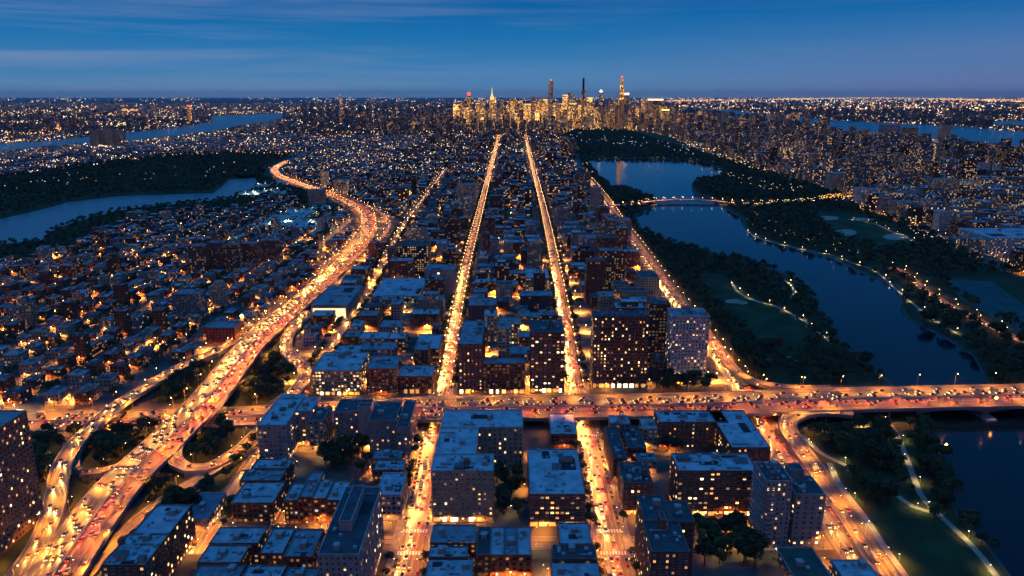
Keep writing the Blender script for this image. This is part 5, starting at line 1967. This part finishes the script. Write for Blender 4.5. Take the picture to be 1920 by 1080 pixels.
traffic(ROADS['riverside_highway'], [(-2.6, -1, 20), (-6.2, -1, 26), (2.6, 1, 24), (6.2, 1, 34)], 'on the riverside highway', dmax=2600)
traffic(ROADS['side_avenue'], [(-1.7, -1, 45), (1.7, 1, 55)], 'on the narrow avenue')
traffic(ROADS['parkway_east'], [(-2, -1, 36), (2, 1, 19), (5, 1, 22)], 'on the parkway across the river')
traffic(ROADS['park_street'], [(2, 1, 34), (-2, -1, 40)], 'on the street behind the ball fields')
traffic(ROADS['park_crossing'], [(-2, -1, 34), (2, 1, 34)], 'on the low bridge')
for r, nm in ((ROADS['west_avenue'], 'left'), (ROADS['east_avenue'], 'right')):
    for s_ in (-1, 1):
        d = 12.0
        while d < 1500:
            p, t = r.at(d)
            if R() < .8 and not 535 < p[1] < 640 and not 380 < p[1] < 412:
                o = s_ * 6.9
                a = math.atan2(t[1], t[0]) - math.pi / 2
                CARS.append((p[0] + t[1] * o, p[1] - t[0] * o, .36, a, random.choices(range(5), (4, 4, 5, 2, 1))[0], f'parked at the kerb of the {nm} avenue', 0, False))
            d += 6.3
for (cx_, cy_, nx_, ny_) in ((1310, 1000, 9, 2), (1330, 1035, 8, 2), (945, 960, 2, 7), (560, 1002, 6, 1), (585, 622, 8, 2), (500, 985, 5, 1)):
    x, y = G(cx_, cy_)
    for i in range(nx_):
        for j in range(ny_):
            if R() < .8:
                CARS.append((x + i * 3.0, y + j * 7, .14, U(-.05, .05), random.choices(range(5), (4, 4, 5, 2, 1))[0], 'parked in a lit yard', 0, False))


def car_meshes(ci):
    b = MB()
    L_, W = 2.3, .92
    prof = [(-L_, .35), (-L_, .82), (-L_ + .25, .95), (L_ - 1.1, .92), (L_ - .15, .78), (L_, .62), (L_, .35)]
    for i in range(len(prof) - 1):
        (a, za), (c, zc) = prof[i], prof[i + 1]
        b.face([(-W, a, za), (W, a, za), (W, c, zc), (-W, c, zc)][::-1], None, mi=0)
    b.face([(W, a, z) for a, z in prof], None, mi=0)
    b.face([(-W, a, z) for a, z in prof][::-1], None, mi=0)
    b.box(-W + .12, W - .12, -1.2, .35, 1.38, 1.44, mi=0)
    body = b.mesh('body', [CARM[ci]])
    b = MB()
    lo = [(-W + .04, -1.9), (W - .04, -1.9), (W - .04, 1.15), (-W + .04, 1.15)]
    hi = [(-W + .14, -1.25), (W - .14, -1.25), (W - .14, .4), (-W + .14, .4)]
    for i in range(4):
        j = (i + 1) % 4
        b.face([(*lo[i], .93), (*lo[j], .93), (*hi[j], 1.38), (*hi[i], 1.38)])
    cab = b.mesh('windscreen', ['glass'])
    b = MB()
    for j in range(10):
        p = 2 * math.pi * j / 10
        q = 2 * math.pi * (j + 1) / 10
        b.face([(-.1, .33 * math.cos(p), .33 * math.sin(p)), (.1, .33 * math.cos(p), .33 * math.sin(p)), (.1, .33 * math.cos(q), .33 * math.sin(q)), (-.1, .33 * math.cos(q), .33 * math.sin(q))])
    for s_ in (-.1, .1):
        b.face([(s_, .33 * math.cos(2 * math.pi * j / 10), .33 * math.sin(2 * math.pi * j / 10)) for j in range(10)])
    wheel = b.mesh('wheel', ['dark'])
    return body, cab, wheel


CM = [car_meshes(i) for i in range(5)]
b = MB()
b.box(-1.15, 1.15, -4.6, 2.6, .75, 3.3, bottom=True)
TRUCK_BOX = b.mesh('cargo_box', ['conc'])
b = MB()
b.box(-1.05, 1.05, 2.75, 4.3, .5, 2.4, mi=0, bottom=True)
b.box(-.95, .95, 4.3, 4.34, 1.4, 2.2, mi=1)
TRUCK_CAB = b.mesh('cab', [CARM[1], 'glass'])
b = MB()
b.box(-.24, .24, -.05, .06, -.11, .11, bottom=True)
HEAD = b.mesh('headlight', ['head'])
TAIL = None
b = MB()
b.box(-.26, .26, -.06, .05, -.1, .1, bottom=True)
TAIL = b.mesh('taillight', ['tail'])
b = MB()
b.box(-.24, .24, -.05, .06, -.11, .11, bottom=True)
HEADOFF = b.mesh('headlight', ['glass'])

beam = bpy.data.lights.new('headlight_beam', 'SPOT')
beam.energy = 50000
beam.color = (1, .44, .08)
beam.spot_size = math.radians(38)
beam.spot_blend = 1.0
beam.shadow_soft_size = .12
dip = beam.copy()
dip.energy = 12000
dip.color = (1, .38, .08)
tlt = bpy.data.lights.new('taillight_glow', 'SPOT')
tlt.spot_size = math.radians(44)
tlt.spot_blend = 1.0
tlt.energy = 34000
tlt.color = (1, .07, .02)
tlt.shadow_soft_size = .1

CARS = [c for c in CARS if -60 < PX(c[0], c[1], c[2])[0] < 1980 and PX(c[0], c[1], c[2])[1] < 1110]
CARS.sort(key=lambda c: math.hypot(c[0], c[1]))
cars_in = 0
mbc = MB()
farl = []
for i, c in enumerate(CARS):
    x, y, z, a, ci, place, dr, on = c
    px, py = PX(x, y, z)
    vis = 0 < px < 1920 and py < 1078
    D = math.hypot(x, y)
    if vis and cars_in < 290:
        cars_in += 1
        if on and R() < .09:
            root = thing('truck', f"pale box truck {'heading for the viewer' if dr < 0 else 'driving away'} {place}", 'truck', (x, y, z - .34), a, 'trucks ' + place)
            link('cargo_box', TRUCK_BOX, root)
            link('cab', TRUCK_CAB, root)
            for sx in (-.95, .95):
                for sy in (-3.4, 3.2):
                    w_ = link('wheel', CM[0][2], root, (sx, sy, .48))
                    w_.scale = (1.4, 1.45, 1.45)
            for sx in (-.75, .75):
                link('headlight', HEAD, root, (sx, 4.36, .8))
                link('taillight', TAIL, root, (sx, -4.66, .9))
            lo = bpy.data.objects.new('headlight_beam', beam if dr < 0 else dip)
            COL.objects.link(lo)
            lo.parent = root
            lo.location = (0, 4.5, 1.0)
            lo.rotation_euler = (math.radians(84), 0, 0)
            continue
        if on:
            lab = f"{CARN[ci]} car with {'headlights facing the viewer' if dr < 0 else 'red tail lights'} {place}"
        else:
            lab = f'{CARN[ci]} car {place}'
        root = thing('car', lab, 'car', (x, y, z - .34 + .0), a, ('cars ' + place))
        body, cab, wh = CM[ci]
        link('body', body, root)
        link('windscreen', cab, root)
        for sx in (-.86, .86):
            for sy in (-1.4, 1.4):
                link('wheel', wh, root, (sx, sy, .33))
        for sx in (-.62, .62):
            link('headlight', HEAD if on else HEADOFF, root, (sx, 2.3, .62))
            link('taillight', TAIL if on else HEADOFF, root, (sx, -2.3, .74))
        par = root
    else:
        ca, sa = math.cos(a), math.sin(a)
        T = lambda u, v, w: (x + ca * u - sa * v, y + sa * u + ca * v, z - .34 + w)

        def bx(u0, u1, v0, v1, w0, w1, mi, mb=mbc):
            P = [T(u, v, w) for w in (w0, w1) for v in (v0, v1) for u in (u0, u1)]
            for q in ((0, 1, 5, 4), (1, 3, 7, 5), (3, 2, 6, 7), (2, 0, 4, 6), (4, 5, 7, 6)):
                mb.face([P[k] for k in q], None, mi=mi)
        if on and R() < .09 and D < 2200:
            bx(-1.15, 1.15, -4.4, 2.2, .5, 3.3, 10)
        elif D < 2200:
            bx(-.9, .9, -2.25, 2.25, .2, .9, ci)
            bx(-.78, .78, -1.4, .7, .9, 1.42, 5)
        s_ = 1 if D < 900 else 1.6
        if on:
            for u in (-.62, .62):
                bx(u - .25 * s_, u + .25 * s_, 2.22, 2.36, .5, .5 + .25 * s_, 6 if D < 900 else 8)
                bx(u - .25 * s_, u + .25 * s_, -2.36, -2.22, .6, .6 + .22 * s_, 7 if D < 900 else 9)
        par = None
    if on and D < 1150:
        lo = bpy.data.objects.new('headlight_beam', beam if dr < 0 else dip)
        COL.objects.link(lo)
        if par:
            lo.parent = par
            lo.location = (0, 2.55, .75)
            lo.rotation_euler = (math.radians(85), 0, 0)
        else:
            ca, sa = math.cos(a), math.sin(a)
            lo.location = (x - sa * 2.55, y + ca * 2.55, z + .4)
            lo.rotation_euler = (math.radians(85), 0, a)
            farl.append(lo)
        if D < 900 and dr > 0:
            lo = bpy.data.objects.new('taillight_glow', tlt)
            COL.objects.link(lo)
            if par:
                lo.parent = par
                lo.location = (0, -2.5, .9)
                lo.rotation_euler = (math.radians(84), 0, math.pi)
            else:
                lo.location = (x + sa * 2.5, y - ca * 2.5, z + .55)
                lo.rotation_euler = (math.radians(84), 0, a + math.pi)
                farl.append(lo)
o = stuff(mbc.build('distant_traffic', CARM + ['glass', 'head', 'tail', 'far_head', 'far_tail', 'conc']), 'dense lines of small cars with lit lamps further along the roads', 'traffic')
for lo in farl:
    lo.parent = o
print('cars', len(CARS))


# ------------------------------------------------------------------ trees
def crown_mesh(nq, rx, rz, seed, size=1.5, mat='leaf'):
    rnd = random.Random(seed)
    b = MB()
    lobes = [(rnd.uniform(-.5, .5) * rx, rnd.uniform(-.5, .5) * rx, rnd.uniform(-.25, .45) * rz, rnd.uniform(.45, .75)) for _ in range(6)]
    for _ in range(nq):
        l = rnd.choice(lobes)
        th, ph = rnd.uniform(0, 2 * math.pi), math.acos(rnd.uniform(-.6, 1))
        rr = l[3] * rnd.uniform(.7, 1.05)
        d = Vector((math.sin(ph) * math.cos(th), math.sin(ph) * math.sin(th), math.cos(ph)))
        c = Vector((l[0] + d.x * rx * rr, l[1] + d.y * rx * rr, l[2] + d.z * rz * rr))
        nrm = (d + Vector((rnd.uniform(-.6, .6), rnd.uniform(-.6, .6), rnd.uniform(-.3, .7)))).normalized()
        t = nrm.cross(Vector((rnd.uniform(-1, 1), rnd.uniform(-1, 1), .3))).normalized()
        u = nrm.cross(t)
        s_ = size * rnd.uniform(.6, 1.3)
        b.face([tuple(c - t * s_ * .5), tuple(c - u * s_ * .45 + t * s_ * .1), tuple(c + t * s_ * .5), tuple(c + u * s_ * .5)])
    return b.mesh('crown', [mat])


CROWNS = [crown_mesh(420, 3.6, 3.4, 1, 1.15), crown_mesh(420, 4.2, 3.0, 2, 1.2, 'leaf2'), crown_mesh(360, 3.0, 4.0, 3, 1.1), crown_mesh(520, 5.0, 4.0, 4, 1.35, 'leaf2'), crown_mesh(480, 4.6, 3.6, 5, 1.25)]
b = MB()
b.cyl(0, 0, 0, 3.4, .32, .2, 7)
b.rod((0, 0, 3.0), (1.6, .6, 6.4), .13)
b.rod((0, 0, 3.1), (-1.4, .9, 6.6), .12)
b.rod((0, 0, 3.2), (.2, -1.3, 7.0), .12)
TRUNK = b.mesh('trunk', ['bark'])
TREES = []     # x, y, scale, variant, place


def clear_ok(x, y, m=4):
    if is_water(x, y):
        return False
    i, j = int((x - GX0) / GS), int((y - GY0) / GS)
    if 0 <= i < NX and 0 <= j < NY and road_mask[i, j]:
        return False
    return not any(f[0] - m < x < f[1] + m and f[2] - m < y < f[3] + m for f in FOOT)


def scatter(px_poly, spacing, place, holes=(), smin=.8, smax=1.5, maxn=3000, jit=.45):
    W = world_poly(px_poly)
    xs, ys = [p[0] for p in W], [p[1] for p in W]
    hw = [world_poly(h) for h in holes]
    x = min(xs)
    n = 0
    while x < max(xs):
        y = min(ys)
        while y < max(ys):
            xx, yy = x + U(-jit, jit) * spacing, y + U(-jit, jit) * spacing
            if inpoly(xx, yy, W) and not any(inpoly(xx, yy, h) for h in hw) and clear_ok(xx, yy):
                px, py = PX(xx, yy)
                if -60 < px < 1990 and py < 1110:
                    TREES.append((xx, yy, U(smin, smax), random.randrange(5), place))
                    n += 1
            y += spacing
            if n > maxn:
                return
        x += spacing


lawn1 = [(1310, 520), (1350, 512), (1372, 535), (1430, 572), (1490, 600), (1530, 640), (1500, 662), (1430, 650), (1370, 600), (1340, 570)]
lawn2 = [(1530, 396), (1600, 400), (1680, 440), (1730, 460), (1660, 470), (1590, 458), (1540, 425)]
lawn3 = [(1670, 930), (1740, 965), (1800, 1020), (1850, 1080), (1860, 1110), (1720, 1100), (1680, 1040), (1640, 980)]
courts = [(1765, 518), (1990, 520), (1990, 640), (1870, 600), (1800, 560)]
pathgap = []
for r in PATHS.values():
    for p in r.p:
        a, b_, c, d = cells(p[0] - 3, p[0] + 3, p[1] - 3, p[1] + 3)
        if a < b_ and c < d:
            road_mask[a:b_, c:d] = True
scatter(PARK['park_south'], 9.0, 'in the riverside park below the bridge', [lawn3, [(1500, 790), (1700, 780), (1700, 805), (1500, 812)]], smin=.55, smax=1.6)
scatter([(1738, 800), (1765, 850), (1778, 910), (1800, 965), (1860, 1030), (1900, 1085), (1860, 1090), (1800, 1010), (1755, 950), (1725, 880), (1710, 820)], 7.5, 'on the river bank below the bridge')
scatter(PARK['interchange_green'], 8.5, 'in the dark green pocket left of the expressway')
scatter(PARK['interchange_green_east'], 8.5, 'in the green pocket inside the loop ramp')
scatter(PARK['interchange_green_north'], 9, 'in the green between curving ramp and expressway', maxn=60)
scatter(PARK['interchange_green_mid'], 9, 'in the green right of the expressway above the cross highway')
scatter(PARK['verge_west'], 9, 'beside the brown tower at the left edge')
scatter(PARK['verge_north'], 14, 'beside the expressway bend')
scatter(PARK['park_bank'], 12, 'in the riverside park above the bridge', [lawn1], maxn=2500)
scatter(PARK['park_center'], 17, 'in the large park across the river', [lawn2, courts], smin=1.1, smax=1.9, maxn=6500)
scatter(PARK['river_bank_west'], 15, 'on the near bank of the west river', smin=.7, smax=1.2, maxn=2500)
scatter(PARK['park_west'], 22, 'in the dark park beyond the west river', smin=1.1, smax=1.8, maxn=5200)
scatter(PARK['verge_curve'], 17, 'beside the far expressway bend', smin=1, smax=1.7)
scatter([(600, 835), (690, 835), (690, 900), (600, 880)], 8, 'in the shaded courtyard')
scatter([(925, 900), (975, 890), (990, 985), (930, 985)], 9, 'in the alley beside the tan u shaped block')
scatter([(1300, 985), (1420, 985), (1420, 1080), (1310, 1080)], 9, 'in the lit garden below the wide brick block')
scatter([(1250, 812), (1360, 815), (1360, 850), (1250, 850)], 8, 'in the court of the c shaped block')
scatter([(480, 960), (620, 960), (620, 985), (480, 985)], 9, 'behind the bottom left houses')
scatter([(1225, 690), (1330, 712), (1335, 735), (1225, 735)], 8, 'at the foot of the pale slab tower')
scatter([(1540, 1000), (1600, 1000), (1620, 1060), (1560, 1060)], 8, 'beside the riverside ramp')
for r, nm in ((ROADS['west_avenue'], 'left'), (ROADS['east_avenue'], 'right'), (ROADS['side_avenue'], 'narrow')):
    for s_ in (-1, 1):
        d = 8.0
        while d < (1900 if nm != 'narrow' else 1200):
            p, t = r.at(d)
            o = s_ * (p[3] / 2 + 2.4)
            x, y = p[0] + t[1] * o, p[1] - t[0] * o
            if R() < .85 and not 540 < y < 640 and not 382 < y < 410 and not any(f[0] - 1 < x < f[1] + 1 and f[2] - 1 < y < f[3] + 1 for f in FOOT):
                TREES.append((x, y, U(.6, 1.0), random.choice((0, 2, 4)), f'lining the {nm} avenue'))
            d += U(9, 13)
# yards of the row-house district
x = -318.0
while x > -1500:
    y = 620.0
    while y < 1900:
        if R() < .6:
            xx, yy = x - 36 + U(-5, 5), y + U(-3, 3)
            if not blocked(xx, xx + 4, yy, yy + 4) and -30 < PX(xx, yy)[0] < 1000:
                TREES.append((xx, yy, U(.8, 1.3), random.randrange(5), 'in a yard among the row houses'))
        if R() < .35:
            xx, yy = x + 2.5, y
            if clear_ok(xx, yy) and not blocked(xx - 1, xx + 3, yy, yy + 3):
                TREES.append((xx, yy, U(.6, .9), random.randrange(5), 'in a yard among the row houses'))
        y += 11
    x -= 62
by = 660.0
while by < 2300:
    xx = -255.0
    while xx < 200:
        if R() < .5 and not blocked(xx, xx + 3, by + 26, by + 32):
            TREES.append((xx, by + 29, U(.7, 1.15), random.randrange(5), 'in a back yard behind the cross highway'))
        xx += 11
    by += 76

TREES.sort(key=lambda t: math.hypot(t[0], t[1]) / t[2])
KN = ['round', 'broad dark', 'tall slim', 'wide dark', 'spreading']
nt_ = 0
tb, tr = MB(), random.Random(5)
VN = [np.array([v.co[:] for v in m.vertices]) for m in CROWNS]
for t in TREES:
    x, y, s_, vr, place = t
    px, py = PX(x, y)
    vis = 0 < px < 1920 and py < 1085
    z0 = 0
    if vis and nt_ < 290:
        nt_ += 1
        root = thing('tree', f'{KN[vr]} leafy tree {place}', 'tree', (x, y, z0), U(0, 6.28), f'trees {place}')
        root.scale = (s_, s_, s_ * U(.9, 1.15))
        link('trunk', TRUNK, root)
        link('crown', CROWNS[vr], root, (0, 0, 6.6))
    else:
        D = math.hypot(x, y)
        nq = 90 if D < 900 else (44 if D < 1800 else 22)
        sz = (1.7 if D < 900 else (2.4 if D < 1800 else 3.6)) * s_
        rr = 3.9 * s_
        cz = 6.4 * s_
        mi = 0 if vr in (0, 2, 4) else 1
        for _ in range(nq):
            th, cph = tr.uniform(0, 6.283), tr.uniform(-.35, 1)
            sph = math.sqrt(max(0, 1 - cph * cph))
            k = tr.uniform(.6, 1.1)
            dx, dy, dz_ = sph * math.cos(th), sph * math.sin(th), cph
            c = (x + dx * rr * k, y + dy * rr * k, cz + dz_ * rr * .9 * k)
            n_ = Vector((dx + tr.uniform(-.6, .6), dy + tr.uniform(-.6, .6), dz_ + tr.uniform(-.2, .6))).normalized()
            a = n_.cross(Vector((tr.uniform(-1, 1), tr.uniform(-1, 1), .3))).normalized() * sz * tr.uniform(.35, .65)
            u = n_.cross(a.normalized()) * sz * .5
            tb.face([(c[0] - a.x, c[1] - a.y, c[2] - a.z), (c[0] - u.x, c[1] - u.y, c[2] - u.z), (c[0] + a.x, c[1] + a.y, c[2] + a.z), (c[0] + u.x, c[1] + u.y, c[2] + u.z)], None, mi=mi)
        if D < 1500:
            tb.rod((x, y, 0), (x, y, cz), .25 * s_, 2, 3)
stuff(tb.build('woodland', ['leaf', 'leaf2', 'bark']), 'dense dark woodland of the parks and river banks', 'woodland')
print('trees', len(TREES), 'quads', len(tb.f))
# sign gantry over the expressway bend
ex = ROADS['expressway']
p = min(ex.p, key=lambda q: abs(q[1] - G(692, 428)[1]))
root = thing('sign_gantry', 'steel sign gantry spanning the expressway at its bend', 'sign gantry', (p[0], p[1], 0))
for s_ in (-1, 1):
    b = MB()
    b.rod((s_ * 21, 0, 0), (s_ * 21, 0, 9), .4)
    b.build('post', ['metal'], root)
b = MB()
b.rod((-21, 0, 8.8), (21, 0, 8.8), .35)
b.rod((-21, 0, 7.2), (21, 0, 7.2), .25)
b.build('crossbeam', ['metal'], root)

# ------------------------------------------------------------------ evening haze over the whole city
b = MB()
b.box(-60500, 60500, -3500, 75500, -1, 560, bottom=True)
m = bpy.data.materials.new('evening_air')
m.use_nodes = True
nt = m.node_tree
nt.nodes.remove(nt.nodes['Principled BSDF'])
v = nt.nodes.new('ShaderNodeVolumePrincipled')
v.inputs['Color'].default_value = (.78, .86, 1, 1)
v.inputs['Density'].default_value = 1.2e-5
v.inputs['Anisotropy'].default_value = 0.0
nt.links.new(v.outputs[0], nt.nodes['Material Output'].inputs['Volume'])
MT['air'] = m
o = b.build('haze', ['air'])
o['kind'] = 'stuff'
o['label'] = 'thin blue evening haze over the far city'
o['category'] = 'haze'
cy.volume_bounces = 0

# warm work lights at the river below the bridge
for (px_, py_, z_, lab_) in ((1868, 748, 15.5, 'bright orange work light on the near edge of the river bridge'), (1774, 836, 2.0, 'orange lantern standing on the river bank below the bridge')):
    x, y = G(px_, py_, z_)
    root = thing('lantern', lab_, 'lantern', (x, y, 0))
    b = MB()
    b.cyl(0, 0, 11.2 if z_ > 10 else 0, z_, .18, .14, 6)
    b.build('post', ['dark'], root)
    b = MB()
    b.octa(0, 0, z_ + .9, 1.4)
    b.build('lamp_globe', ['globe'], root)
